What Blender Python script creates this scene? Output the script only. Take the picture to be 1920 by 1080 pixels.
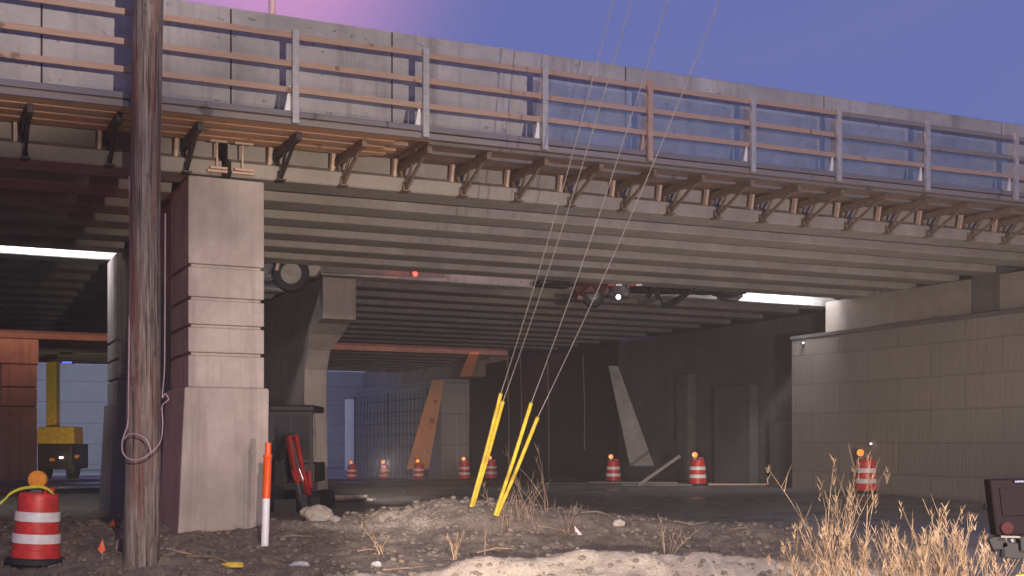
import bpy, bmesh, math, random
from mathutils import Vector, Matrix, noise
random.seed(7)
R = math.radians
for o in list(bpy.data.objects): bpy.data.objects.remove(o)
SC = bpy.context.scene
COL = SC.collection

# ------------------------------------------------------------ camera, sky, lights
EYE, F, HOR = 1.6, 2400.0, 830.0
cd = bpy.data.cameras.new('camera'); cam = bpy.data.objects.new('camera', cd); COL.objects.link(cam)
cam.location = (0, 0, EYE); cam.rotation_euler = (R(90), 0, 0)
cd.sensor_width = 36; cd.lens = 36 * F / 1920; cd.shift_y = (HOR - 540) / 1920
cd.clip_end = 3000; cd.clip_start = 0.05
SC.camera = cam

def pix(px, py, Y): return Vector(((px - 960) / F * Y, Y, EYE + (HOR - py) / F * Y))

w = bpy.data.worlds.new('World'); SC.world = w; w.use_nodes = True
nt = w.node_tree; N = nt.nodes; L = nt.links; N.clear()
out = N.new('ShaderNodeOutputWorld'); bg = N.new('ShaderNodeBackground'); L.new(bg.outputs[0], out.inputs[0])
tc = N.new('ShaderNodeTexCoord'); sep = N.new('ShaderNodeSeparateXYZ'); L.new(tc.outputs['Generated'], sep.inputs[0])
ramp = N.new('ShaderNodeValToRGB'); L.new(sep.outputs[2], ramp.inputs[0])
e = ramp.color_ramp.elements
e[0].position = 0.0; e[0].color = (.24, .22, .36, 1)
e[1].position = 1.0; e[1].color = (.05, .07, .26, 1)
a = e.new(.2); a.color = (.105, .142, .43, 1)
a = e.new(.4); a.color = (.088, .125, .40, 1)
dot = N.new('ShaderNodeVectorMath'); dot.operation = 'DOT_PRODUCT'; L.new(tc.outputs['Generated'], dot.inputs[0])
dot.inputs[1].default_value = Vector((-450, 2400, 930)).normalized()
mr = N.new('ShaderNodeMapRange'); mr.inputs[1].default_value = .979; mr.inputs[2].default_value = 1.0
L.new(dot.outputs['Value'], mr.inputs[0])
pw = N.new('ShaderNodeMath'); pw.operation = 'POWER'; pw.inputs[1].default_value = 4.2; L.new(mr.outputs[0], pw.inputs[0])
mix = N.new('ShaderNodeMixRGB'); L.new(pw.outputs[0], mix.inputs[0]); cm = N.new('ShaderNodeMapping'); cm.inputs['Scale'].default_value = (1.5, 1.5, 7); L.new(tc.outputs['Generated'], cm.inputs[0])
cn = N.new('ShaderNodeTexNoise'); cn.inputs['Scale'].default_value = 3; cn.inputs['Detail'].default_value = 5; L.new(cm.outputs[0], cn.inputs['Vector'])
cr = N.new('ShaderNodeMapRange'); cr.inputs[1].default_value = .35; cr.inputs[2].default_value = .75; cr.inputs[3].default_value = 0; cr.inputs[4].default_value = .22; L.new(cn.outputs[0], cr.inputs[0])
cx = N.new('ShaderNodeMixRGB'); L.new(cr.outputs[0], cx.inputs[0]); L.new(ramp.outputs[0], cx.inputs[1]); cx.inputs[2].default_value = (.19, .185, .42, 1)
L.new(cx.outputs[0], mix.inputs[1])
mix.inputs[2].default_value = (.66, .30, .60, 1)  # pink lobe painted into the sky for the street lamp's glow
sky = N.new('ShaderNodeTexSky'); sky.sky_type = 'NISHITA'; sky.sun_disc = False
sky.sun_elevation = R(1); sky.sun_rotation = R(200)
ad = N.new('ShaderNodeMixRGB'); ad.blend_type = 'ADD'; ad.inputs[0].default_value = .02
L.new(mix.outputs[0], ad.inputs[1]); L.new(sky.outputs[0], ad.inputs[2])
L.new(ad.outputs[0], bg.inputs[0]); bg.inputs[1].default_value = 1.0

def lamp(name, kind, loc, target, power, color, size=.3, cone=60, blend=.5, sx=None, sy=None):
    ld = bpy.data.lights.new(name, kind); o = bpy.data.objects.new(name, ld); COL.objects.link(o)
    o.location = loc; ld.energy = power; ld.color = color
    if kind == 'AREA':
        ld.shape = 'RECTANGLE'; ld.size = sx or size; ld.size_y = sy or size
    else: ld.shadow_soft_size = size
    if kind == 'SPOT': ld.spot_size = R(cone); ld.spot_blend = blend
    d = Vector(target) - Vector(loc); o.rotation_euler = d.to_track_quat('-Z', 'Y').to_euler()
    return o
# vehicle flood, brake and beacon lights, with unseen fill spots added between
lamp('scene_flood', 'SPOT', (6.5, -8, .3), (2.8, 22, 5.8), 19000, (1, .84, .73), .08, 38, .5)
lamp('parapet_fill', 'SPOT', (6.4, -8, .35), (-6.3, 14.5, 9.2), 25000, (1, .83, .76), .08, 19, .6)  # unseen spot added to brighten the left parapet only
lamp('column_fill', 'SPOT', (4.2, .5, 2.0), (-3.5, 18, 1.1), 3300, (1, .74, .65), .12, 23, .8)  # unseen spot added for the front of the near column
lamp('drum_fill', 'SPOT', (-.5, 4.0, .85), (2, 60, -2.5), 8000, (1, .84, .76), .08, 24, .6)  # unseen spot added so the far drum bands show up
lamp('ground_fill', 'SPOT', (3, -6, 7.5), (-1.5, 16.2, -.6), 15000, (1, .86, .75), .12, 40, .9)  # unseen high spot added to brighten the verge
lamp('ground_fill', 'SPOT', (3.6, -6, 7.5), (8, 21, -1.2), 15000, (1, .87, .78), .12, 32, .9)  # another unseen high spot, added for the road at right
for x_, y_, p_ in ((-.6, 20.1, 70), (3.2, 22.2, 120), (6.4, 24.4, 120), (8.6, 26.0, 80)):
    lamp('soffit_fill', 'SPOT', (x_, y_, .42), (x_ - .25, y_ + .9, 5), p_, (1, .85, .72), .3, 150, .5)  # unseen upward spots added to lift the girder undersides
lamp('drum_fill', 'SPOT', (-2.4, 24, 1.2), (-4.9, 58, .1), 6500, (1, .88, .82), .06, 22, .8)  # unseen spot beyond the mound, added for the far drums
lamp('reed_fill', 'SPOT', (.4, 1.0, 2.3), (3.2, 11, .3), 190, (1, .76, .55), .1, 45, .8)  # unseen spot lighting just the reeds
lamp('brake_lamp', 'SPOT', (-12, 14, 1.2), (-5, 19, 3), 190, (1, .05, .08), .2, 60, .7)
lamp('beacon_blue', 'SPOT', (9, 3, 1.5), (5, 20, 6.8), 1800, (.12, .2, 1), .3, 44, .8)

SC.view_settings.view_transform = 'Standard'; SC.view_settings.look = 'None'
SC.view_settings.exposure = 0; SC.view_settings.gamma = 1
SC.render.resolution_x = 1024; SC.render.resolution_y = 576
SC.render.engine = 'CYCLES'

# ------------------------------------------------------------ frame of the bridges
B0 = Vector((-3.97, 18.0)); U = Vector((math.sin(R(62)), math.cos(R(62)))); V = Vector((-math.sin(R(24)), math.cos(R(24))))
def br(s, t, z): p = B0 + U * s + V * t; return Vector((p.x, p.y, z))
def s_at(px, t):
    r = (px - 960) / F; b = B0 + V * t
    return (r * b.y - b.x) / (U.x - r * U.y)
def st_of(x, y):
    d = Vector((x, y)) - B0; det = U.x * V.y - U.y * V.x
    return (d.x * V.y - d.y * V.x) / det, (U.x * d.y - U.y * d.x) / det

# ------------------------------------------------------------ mesh helpers
class MB:
    def __init__(self): self.v = []; self.f = []; self.fm = []
    def add(self, vs, fs):
        n = len(self.v); self.v += [Vector(p) for p in vs]; self.f += [[i + n for i in f] for f in fs]; return self
    def hexa(self, p):      # 8 corners: bottom ring 0-3, top ring 4-7
        return self.add(p, [(0, 3, 2, 1), (4, 5, 6, 7), (0, 1, 5, 4), (1, 2, 6, 5), (2, 3, 7, 6), (3, 0, 4, 7)])
    def box(self, x0, x1, y0, y1, z0, z1):
        return self.hexa([(x0, y0, z0), (x1, y0, z0), (x1, y1, z0), (x0, y1, z0), (x0, y0, z1), (x1, y0, z1), (x1, y1, z1), (x0, y1, z1)])
    def bbox(self, s0, s1, t0, t1, z0, z1, zf=None):   # box in the bridge frame; zf(s,t) lifts it
        zf = zf or (lambda s, t: 0)
        c = [(s0, t0), (s1, t0), (s1, t1), (s0, t1)]
        return self.hexa([br(s, t, z0 + zf(s, t)) for s, t in c] + [br(s, t, z1 + zf(s, t)) for s, t in c])
    def bar(self, a, b, wd, dp, up=(0, 0, 1)):
        a = Vector(a); b = Vector(b); d = (b - a).normalized(); up = Vector(up)
        if abs(d.dot(up)) > .98: up = Vector((0, 1, 0))
        x = d.cross(up).normalized() * wd / 2; y = x.cross(d).normalized() * dp / 2
        return self.hexa([a - x - y, a + x - y, a + x + y, a - x + y, b - x - y, b + x - y, b + x + y, b - x + y])
    def prism(self, pts, f0, f1):   # profile points mapped by two functions
        n = len(pts); vs = [f0(p) for p in pts] + [f1(p) for p in pts]
        fs = [tuple(range(n))[::-1], tuple(range(n, 2 * n))] + [(i, (i + 1) % n, (i + 1) % n + n, i + n) for i in range(n)]
        return self.add(vs, fs)
    def tube(self, pts, rad, n=8, cap=True):
        pts = [Vector(p) for p in pts]; rs = rad if isinstance(rad, (list, tuple)) else [rad] * len(pts)
        vs = []; fs = []; m = len(pts); prev = None
        for i, p in enumerate(pts):
            d = (pts[min(i + 1, m - 1)] - pts[max(i - 1, 0)]).normalized()
            if prev is None:
                x = d.cross(Vector((0, 0, 1)));
                if x.length < .05: x = d.cross(Vector((0, 1, 0)))
            else: x = prev - d * prev.dot(d)
            x.normalize(); prev = x.copy(); y = d.cross(x)
            for k in range(n):
                a = 2 * math.pi * k / n; vs.append(p + (x * math.cos(a) + y * math.sin(a)) * rs[i])
        for i in range(m - 1):
            for k in range(n):
                k2 = (k + 1) % n; fs.append((i * n + k, i * n + k2, (i + 1) * n + k2, (i + 1) * n + k))
        if cap: fs += [tuple(range(n))[::-1], tuple((m - 1) * n + k for k in range(n))]
        return self.add(vs, fs)
    def lathe(self, prof, c=(0, 0, 0), n=28, axis='Z'):
        c = Vector(c); vs = []; fs = []; m = len(prof)
        for r, h in prof:
            for k in range(n):
                a = 2 * math.pi * k / n
                if axis == 'Z': p = (r * math.cos(a), r * math.sin(a), h)
                elif axis == 'Y': p = (r * math.cos(a), h, r * math.sin(a))
                else: p = (h, r * math.cos(a), r * math.sin(a))
                vs.append(c + Vector(p))
        for i in range(m - 1):
            for k in range(n): k2 = (k + 1) % n; fs.append((i * n + k, i * n + k2, (i + 1) * n + k2, (i + 1) * n + k))
        fs += [tuple(range(n))[::-1], tuple((m - 1) * n + k for k in range(n))]
        return self.add(vs, fs)
    def build(self, name, mat, parent=None, smooth=False, bevel=0, org=None):
        me = bpy.data.meshes.new(name)
        o = bpy.data.objects.new(name, me); COL.objects.link(o)
        base = Vector(org) if org is not None else Vector((0, 0, 0))
        if parent is not None: o.parent = parent; base = Vector(parent['_w'])
        me.from_pydata([p - base for p in self.v], [], self.f)
        if parent is None: o.location = base
        bm = bmesh.new(); bm.from_mesh(me); bmesh.ops.recalc_face_normals(bm, faces=bm.faces); bm.to_mesh(me); bm.free()
        me.materials.append(mat)
        if smooth:
            for p in me.polygons: p.use_smooth = True
            try: me.set_sharp_from_angle(angle=R(38))
            except Exception: pass
        if bevel:
            b = o.modifiers.new('bevel', 'BEVEL'); b.width = bevel; b.segments = 2; b.limit_method = 'ANGLE'
        o['_w'] = base
        return o
def thing(name, label, cat, loc=(0, 0, 0), group=None):
    o = bpy.data.objects.new(name, None); COL.objects.link(o); o.location = loc; o['_w'] = Vector(loc)
    o.empty_display_size = .1
    return tag(o, label, cat, group)
def tag(o, label, cat, group=None, kind=None):
    o['label'] = label; o['category'] = cat
    if group: o['group'] = group
    if kind: o['kind'] = kind
    return o
def struct(o): o['kind'] = 'structure'; return o
def copy_tree(o, parent=None):
    c = o.copy(); COL.objects.link(c)
    if parent: c.parent = parent
    for ch in [x for x in bpy.data.objects if x.parent == o]: copy_tree(ch, c)
    return c

# ------------------------------------------------------------ materials
def new_mat(name):
    m = bpy.data.materials.new(name); m.use_nodes = True; nt = m.node_tree
    return m, nt.nodes, nt.links, nt.nodes['Principled BSDF']
def cmix(N, L, fac, a, b, mode='MIX'):
    m = N.new('ShaderNodeMixRGB'); m.blend_type = mode
    for i, x in ((0, fac), (1, a), (2, b)):
        if hasattr(x, 'is_linked') or hasattr(x, 'links'): L.new(x, m.inputs[i])
        elif i == 0: m.inputs[0].default_value = x
        else: m.inputs[i].default_value = (*x, 1) if len(x) == 3 else x
    return m.outputs[0]
def nz(N, L, vec, scale, detail=6, rough=.6, st=None):
    t = N.new('ShaderNodeTexNoise'); t.inputs['Scale'].default_value = scale; t.inputs['Detail'].default_value = detail
    t.inputs['Roughness'].default_value = rough
    if st:
        mp = N.new('ShaderNodeMapping'); mp.inputs['Scale'].default_value = st; L.new(vec, mp.inputs[0]); vec = mp.outputs[0]
    L.new(vec, t.inputs['Vector']); return t.outputs[0]
def rmp(N, L, v, p0, p1, c0=0, c1=1):
    r = N.new('ShaderNodeMapRange'); L.new(v, r.inputs[0])
    for i, x in enumerate((p0, p1, c0, c1)): r.inputs[i + 1].default_value = x
    return r.outputs[0]
def geo(N): return N.new('ShaderNodeNewGeometry').outputs['Position']
def mat_concrete(name, col, dark=.6, streak=.5, rough=.85, bump=.25, spots=False, rust=0, sc=1.0):
    m, N, L, b = new_mat(name); g = geo(N)
    big = nz(N, L, g, .9 * sc, 8, .65); fine = nz(N, L, g, 14 * sc, 6, .7); st = nz(N, L, g, 5 * sc, 5, .6, (1, 1, .07))
    c0 = tuple(x * dark for x in col); c1 = tuple(min(x * 1.18, .85) for x in col)
    c = cmix(N, L, rmp(N, L, big, .3, .7), c0, c1)
    c = cmix(N, L, rmp(N, L, fine, .35, .75, 0, .35), c, tuple(x * .7 for x in col))
    c = cmix(N, L, rmp(N, L, st, .52, .72, 0, streak), c, tuple(x * .42 for x in col))
    if spots:
        s2 = nz(N, L, g, 7, 2, .5, (1, 1, 1.6)); c = cmix(N, L, rmp(N, L, s2, .68, .72, 0, .6), c, tuple(x * .25 for x in col))
    if rust:
        s3 = nz(N, L, g, 2.5, 5, .6, (1, 1, .12)); c = cmix(N, L, rmp(N, L, s3, .55, .75, 0, rust), c, (.22, .10, .05))
    L.new(c, b.inputs['Base Color']); b.inputs['Roughness'].default_value = rough
    bp = N.new('ShaderNodeBump'); bp.inputs['Strength'].default_value = bump; bp.inputs['Distance'].default_value = .02
    L.new(fine, bp.inputs['Height']); L.new(bp.outputs[0], b.inputs['Normal'])
    return m
def mat_wood(name, col, dark=.55, grain=(1, 1, 1), rough=.75, knots=True):
    m, N, L, b = new_mat(name); g = geo(N)
    mp = N.new('ShaderNodeMapping'); mp.inputs['Rotation'].default_value = (0, 0, R(-28)); L.new(g, mp.inputs[0])
    a = nz(N, L, mp.outputs[0], 9, 8, .7, grain); k = nz(N, L, g, 3.2, 3, .5); p = nz(N, L, g, 1.1, 2, .5)
    c = cmix(N, L, rmp(N, L, a, .35, .68), tuple(x * dark for x in col), col)
    c = cmix(N, L, rmp(N, L, p, .4, .65, 0, .5), c, (col[0] * .75, col[1] * .8, col[2] * .95))
    if knots: c = cmix(N, L, rmp(N, L, k, .66, .7, 0, .75), c, tuple(x * .25 for x in col))
    L.new(c, b.inputs['Base Color']); b.inputs['Roughness'].default_value = rough
    bp = N.new('ShaderNodeBump'); bp.inputs['Strength'].default_value = .3; bp.inputs['Distance'].default_value = .01
    L.new(a, bp.inputs['Height']); L.new(bp.outputs[0], b.inputs['Normal'])
    return m
def mat_paint(name, col, rough=.45, metal=0, var=.3, sc=8, emit=None, es=0):
    m, N, L, b = new_mat(name); g = geo(N); a = nz(N, L, g, sc, 6, .65)
    c = cmix(N, L, rmp(N, L, a, .35, .75), col, tuple(x * (1 - var) for x in col)); L.new(c, b.inputs['Base Color'])
    b.inputs['Roughness'].default_value = rough; b.inputs['Metallic'].default_value = metal
    if emit: b.inputs['Emission Color'].default_value = (*emit, 1); b.inputs['Emission Strength'].default_value = es
    return m
M = {}
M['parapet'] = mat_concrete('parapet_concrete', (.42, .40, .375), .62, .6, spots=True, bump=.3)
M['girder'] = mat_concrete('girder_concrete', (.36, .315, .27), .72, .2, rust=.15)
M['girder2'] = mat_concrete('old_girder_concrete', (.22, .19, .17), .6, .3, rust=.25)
M['shade_wall'] = mat_concrete('shade_wall', (.022, .018, .018), .6, .2)  # near-black colour stands for the unlit recess
M['soffit'] = mat_concrete('deck_soffit', (.16, .14, .125), .6, .1)
M['column'] = mat_concrete('column_concrete', (.44, .368, .325), .62, .6, bump=.4, rust=.2)
M['cap'] = mat_concrete('cap_concrete', (.30, .255, .225), .7, .45)
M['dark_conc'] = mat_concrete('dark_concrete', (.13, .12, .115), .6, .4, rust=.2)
M['galv'] = mat_paint('galvanised_steel', (.46, .44, .42), .5, .15, .35, 12)
M['edge'] = mat_wood('weathered_edge', (.23, .21, .215), .5, (.25, 4, 14))
M['bracket'] = mat_paint('rusty_bracket', (.25, .165, .11), .65, .1, .55, 14)
M['bracket_dark'] = mat_paint('dark_bracket', (.06, .045, .05), .5, .3, .4, 14)
M['rail'] = mat_wood('rail_lumber', (.52, .34, .24), .55, (.25, 4, 14))
M['rail_grey'] = mat_wood('weathered_lumber', (.27, .235, .21), .6, (.25, 4, 14))
M['fresh'] = mat_wood('orange_light_color', (.66, .36, .20), .6, (.25, 4, 14))
M['ply'] = mat_wood('form_plywood', (.33, .19, .135), .55, (1, 3, 3))
M['strip'] = mat_wood('pale_timber', (.72, .50, .35), .7, (4, 4, .4), knots=False)
M['black'] = mat_paint('black_rubber', (.018, .018, .02), .7)
M['joint'] = mat_paint('joint_filler', (.03, .022, .022), .9)
M['steel'] = mat_paint('bare_steel', (.35, .34, .33), .35, .8)
M['wire'] = mat_paint('guy_wire', (.40, .37, .35), .45, .3, .2)
M['yellow'] = mat_paint('yellow_plastic', (.70, .50, .05), .55, 0, .55, 7)
M['drum'] = mat_paint('drum_red', (.74, .05, .04), .45, 0, .55, 6)
M['white'] = mat_paint('reflective_white', (.84, .81, .78), .4, 0, .3, 9)
M['amber'] = mat_paint('amber_lens_lit', (.9, .32, .03), .25, 0, .2, 30, (1, .28, .03), .9)
M['amber_off'] = mat_paint('amber_lens', (.85, .33, .04), .22, 0, .3, 30)
M['lamp_red'] = mat_paint('red_lamp', (.9, .02, .02), .3, 0, 0, 5, (1, .03, .02), 9)
M['lamp_white'] = mat_paint('white_lamp', (.9, .9, .9), .3, 0, 0, 5, (1, .95, .85), 3)
M['lamp_blue'] = mat_paint('blue_lamp', (.1, .1, .9), .3, 0, 0, 5, (.1, .12, 1), 2)
M['lamp_blue_dim'] = mat_paint('bluish_trim', (.06, .06, .16), .4)
M['orange'] = mat_paint('orange_plastic', (.85, .11, .02), .4, 0, .15)
M['marker_white'] = mat_paint('white_plastic', (.80, .78, .80), .4, 0, .12)
M['red'] = mat_paint('red_paint', (.42, .028, .022), .4, .1, .5)
M['dark_metal'] = mat_paint('dark_metal', (.026, .024, .026), .5, .2)
M['mid_metal'] = mat_paint('grey_metal', (.16, .155, .155), .5, .4)
M['pink_wire'] = mat_paint('pale_cable', (.42, .29, .33), .5)
M['stone'] = mat_concrete('rubble_stone', (.36, .31, .26), .6, .2, sc=3)
M['clod'] = mat_concrete('soil_clod', (.19, .155, .125), .6, .2, sc=3)
M['reed'] = mat_paint('dry_reed', (.52, .35, .21), .7, 0, .62, 6)
M['reed_dark'] = mat_paint('brown_stalk', (.30, .20, .135), .8, 0, .6, 6)
M['litter'] = mat_paint('litter_white', (.42, .42, .44), .3, 0, .3, 40)

def mat_glass(name, col, alpha=.5):
    m, N, L, b = new_mat(name); b.inputs['Base Color'].default_value = (*col, 1)
    b.inputs['Roughness'].default_value = .12; b.inputs['Alpha'].default_value = alpha; return m
M['glass'] = mat_glass('cab_glass', (.05, .055, .062), .6)
def mat_net():
    m, N, L, b = new_mat('blue_netting'); g = geo(N)
    b.inputs['Base Color'].default_value = (.17, .27, .47, 1); b.inputs['Roughness'].default_value = .6
    n = nz(N, L, g, 2.2, 4, .6, (1, 1, 2.5)); a = rmp(N, L, n, .3, .7, .28, .55); L.new(a, b.inputs['Alpha']); return m
M['net'] = mat_net()
def mat_pole():
    m, N, L, b = new_mat('weathered_pole'); g = geo(N)
    a = nz(N, L, g, 26, 8, .75, (1, 1, .045)); d = nz(N, L, g, 5, 5, .6, (1, 1, .10)); k = nz(N, L, g, 11, 3, .5, (1, 1, .35)); crk = nz(N, L, g, 42, 3, .5, (1, 1, .018))
    c = cmix(N, L, rmp(N, L, a, .36, .66), (.06, .042, .036), (.36, .285, .25))
    c = cmix(N, L, rmp(N, L, d, .47, .60, 0, .8), c, (.15, .045, .028))
    c = cmix(N, L, rmp(N, L, k, .62, .68, 0, .5), c, (.03, .02, .02))
    c = cmix(N, L, rmp(N, L, crk, .57, .63, 0, .8), c, (.02, .012, .012))
    L.new(c, b.inputs['Base Color']); b.inputs['Roughness'].default_value = .85
    bp = N.new('ShaderNodeBump'); bp.inputs['Strength'].default_value = .7; bp.inputs['Distance'].default_value = .03
    L.new(a, bp.inputs['Height']); L.new(bp.outputs[0], b.inputs['Normal']); return m
M['pole'] = mat_pole()
def mat_mse(name, col, bw=1.65, bh=.82, contrast=.55):     # retaining wall blocks, laid in the wall's own plane
    m, N, L, b = new_mat(name); g = geo(N)
    vr = N.new('ShaderNodeVectorMath'); vr.operation = 'DOT_PRODUCT'; L.new(g, vr.inputs[0]); vr.inputs[1].default_value = (V.x, V.y, 0)
    sp = N.new('ShaderNodeSeparateXYZ'); L.new(g, sp.inputs[0]); cb = N.new('ShaderNodeCombineXYZ')
    L.new(vr.outputs['Value'], cb.inputs[0]); L.new(sp.outputs[2], cb.inputs[1])
    bt = N.new('ShaderNodeTexBrick'); L.new(cb.outputs[0], bt.inputs['Vector']); bt.inputs['Scale'].default_value = 1
    bt.inputs['Brick Width'].default_value = bw; bt.inputs['Row Height'].default_value = bh; bt.inputs['Mortar Size'].default_value = .018
    bt.inputs['Mortar Smooth'].default_value = .3; bt.offset = .5
    bt.inputs['Color1'].default_value = (*col, 1); bt.inputs['Color2'].default_value = (*[x * .86 for x in col], 1)
    bt.inputs['Mortar'].default_value = (*[x * contrast for x in col], 1)
    n = nz(N, L, g, 9, 5, .7, (1, 1, .12)); n2 = nz(N, L, g, .8, 5, .6)
    c = cmix(N, L, rmp(N, L, n, .35, .7, 0, .35), bt.outputs[0], tuple(x * .55 for x in col))
    c = cmix(N, L, rmp(N, L, n2, .4, .7, 0, .4), c, tuple(x * .7 for x in col))
    L.new(c, b.inputs['Base Color']); b.inputs['Roughness'].default_value = .9
    bp = N.new('ShaderNodeBump'); bp.inputs['Strength'].default_value = .9; bp.inputs['Distance'].default_value = .03
    ml = N.new('ShaderNodeMath'); ml.operation = 'MULTIPLY_ADD'; L.new(bt.outputs['Fac'], ml.inputs[0]); ml.inputs[1].default_value = -1.5; L.new(n, ml.inputs[2])
    L.new(ml.outputs[0], bp.inputs['Height']); L.new(bp.outputs[0], b.inputs['Normal']); return m
M['mse'] = mat_mse('retaining_wall_blocks', (.27, .232, .198), 2.3, .80, .84)
M['mse_far'] = mat_mse('far_wall_blocks', (.30, .31, .32), 1.5, 1.5)

# ------------------------------------------------------------ ground
def sm(a, b, x): t = max(0, min(1, (x - a) / (b - a))); return t * t * (3 - 2 * t)
def gs(x, y, cx, cy, sx, sy): return math.exp(-((x - cx) / sx) ** 2 - ((y - cy) / sy) ** 2)
def fbm(x, y, s, o=4):
    return noise.fractal(Vector((x * s, y * s, 3.3)), .9, 2.1, o)
def dirt_edge(x, y):     # 1 on the rough verge, 0 on the paved/wet road beyond
    s, t = st_of(x, y)
    e = sm(-.6, .6, (20.3 + .25 * noise.noise(Vector((x * .7, 1, 0))) * 3 + max(0, -x) * .9) - y)
    if x > 3: e *= 1 - sm(0, 2.4, (x - 3.2) - (17.5 - y) * .35)
    return e
def height(x, y, rough=True):
    z = .30 * sm(14.8, 18.5, y) + .21 * gs(x, y, -4.45, 15.6, .9, .8)
    z += .10 * gs(x, y, -4.2, 18.4, 2.2, 1.2) + .36 * gs(x, y, -.9, 18.6, 1.7, .9) + .20 * gs(x, y, 1.2, 18.6, 2.4, .8) 
    z += .27 * gs(x, y, 2.1, 15.1, 2.0, .45) + .20 * gs(x, y, -.3, 14.9, .6, .3) + .14 * gs(x, y, .8, 15.1, .5, .4) + .06 * gs(x, y, -1.7, 14.8, .3, .3)
    z -= .10 * sm(20.5, 22.5, y) * (1 - sm(28, 34, y))
    z -= .62 * sm(44, 66, y) * (1 - sm(6, 14, x))
    if rough:
        d = dirt_edge(x, y)
        if d > .01 or (x < -2 and y < 40):
            d = max(d, .5 if (x < -1.5 and y < 40) else 0)
            z += d * (.045 * fbm(x, y, 1.6, 4) + .040 * fbm(x + 9, y, 5, 3) + .016 * fbm(x, y + 5, 15, 2))
        else: z += .006 * fbm(x, y, .8, 3)
    return z
def axis(lo, hi, c0, c1, step, g=1.22):
    a = []; x = c0
    while x < c1: a.append(x); x += step
    s = step; x = a[-1]
    while x < hi: s *= g; x += s; a.append(min(x, hi))
    s = step; x = a[0]
    while x > lo: s *= g; x -= s; a.insert(0, max(x, lo))
    return a
xs = axis(-500, 500, -9, 9.5, .055); ys = axis(-80, 900, 13.2, 23, .055)
gm = MB(); nx = len(xs)
sand = []
for y in ys:
    for x in xs:
        gm.v.append(Vector((x, y, height(x, y))))
        sv = gs(x, y, 2.4, 14.9, 3.4, .75) + .8 * gs(x, y, -.5, 14.6, 2.6, .6) + .5 * gs(x, y, 2.8, 19.2, 2.6, .8) + .45 * gs(x, y, -1.4, 18.0, 1.2, .8) + .35 * gs(x, y, -3.2, 18.3, 1, .9)
        sand.append(min(1, sv * 1.15 + .25 * noise.noise(Vector((x * 1.6, y * 2.2, 0)))))
for j in range(len(ys) - 1):
    for i in range(nx - 1): gm.f.append([j * nx + i, j * nx + i + 1, (j + 1) * nx + i + 1, (j + 1) * nx + i])
def mat_ground():
    m, N, L, b = new_mat('verge_soil'); g = geo(N)
    at = N.new('ShaderNodeAttribute'); at.attribute_name = 'sand'
    n1 = nz(N, L, g, 3.5, 8, .7); n2 = nz(N, L, g, 26, 6, .75); n3 = nz(N, L, g, 70, 4, .7)
    soil = cmix(N, L, rmp(N, L, n1, .35, .65), (.11, .085, .065), (.26, .21, .165))
    soil = cmix(N, L, rmp(N, L, n2, .52, .70, 0, .8), soil, (.38, .31, .245))
    soil = cmix(N, L, rmp(N, L, n3, .56, .68, 0, .8), soil, (.03, .022, .018))
    sd = cmix(N, L, rmp(N, L, n2, .35, .7), (.36, .30, .235), (.56, .48, .385))
    ma = N.new('ShaderNodeMath'); ma.operation = 'MULTIPLY_ADD'; L.new(n2, ma.inputs[0]); ma.inputs[1].default_value = .9
    sb = N.new('ShaderNodeMath'); sb.operation = 'SUBTRACT'; L.new(at.outputs['Fac'], sb.inputs[0]); sb.inputs[1].default_value = .45; L.new(sb.outputs[0], ma.inputs[2])
    c = cmix(N, L, rmp(N, L, ma.outputs[0], .38, .62), soil, sd)
    L.new(c, b.inputs['Base Color']); b.inputs['Roughness'].default_value = .92
    bp = N.new('ShaderNodeBump'); bp.inputs['Strength'].default_value = .8; bp.inputs['Distance'].default_value = .03
    L.new(n2, bp.inputs['Height']); L.new(bp.outputs[0], b.inputs['Normal']); return m
ground = struct(gm.build('ground', mat_ground(), smooth=True))
at = ground.data.attributes.new('sand', 'FLOAT', 'POINT'); at.data.foreach_set('value', sand)

def mat_road():
    m, N, L, b = new_mat('wet_asphalt'); g = geo(N)
    n1 = nz(N, L, g, .35, 6, .6); n2 = nz(N, L, g, 30, 5, .7); n3 = nz(N, L, g, 1.3, 6, .65)
    c = cmix(N, L, rmp(N, L, n2, .3, .75), (.11, .102, .094), (.22, .205, .19))
    c = cmix(N, L, rmp(N, L, n3, .42, .68, 0, .7), c, (.29, .265, .235))
    L.new(c, b.inputs['Base Color'])
    L.new(rmp(N, L, n1, .36, .60, .17, .75), b.inputs['Roughness'])
    bp = N.new('ShaderNodeBump'); bp.inputs['Strength'].default_value = .25; bp.inputs['Distance'].default_value = .01
    L.new(n2, bp.inputs['Height']); L.new(bp.outputs[0], b.inputs['Normal']); return m
rm = MB()
xs2 = axis(-70, 90, -9, 16, .16, 1.2); ys2 = axis(8, 320, 13, 26, .16, 1.15); nr = len(xs2)
for y in ys2:
    for x in xs2:
        d_ = dirt_edge(x, y); rm.v.append(Vector((x, y, height(x, y, False) + .012 - .16 * sm(.2, .45, d_) - (.3 if y < 20 and x < 2 else 0) - (.3 if y < 26 and x < -4 else 0))))
for jj in range(len(ys2) - 1):
    for ii in range(nr - 1): rm.f.append([jj * nr + ii, jj * nr + ii + 1, (jj + 1) * nr + ii + 1, (jj + 1) * nr + ii])
struct(rm.build('road', mat_road(), smooth=True))

def gz(x, y): return height(x, y)

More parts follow.
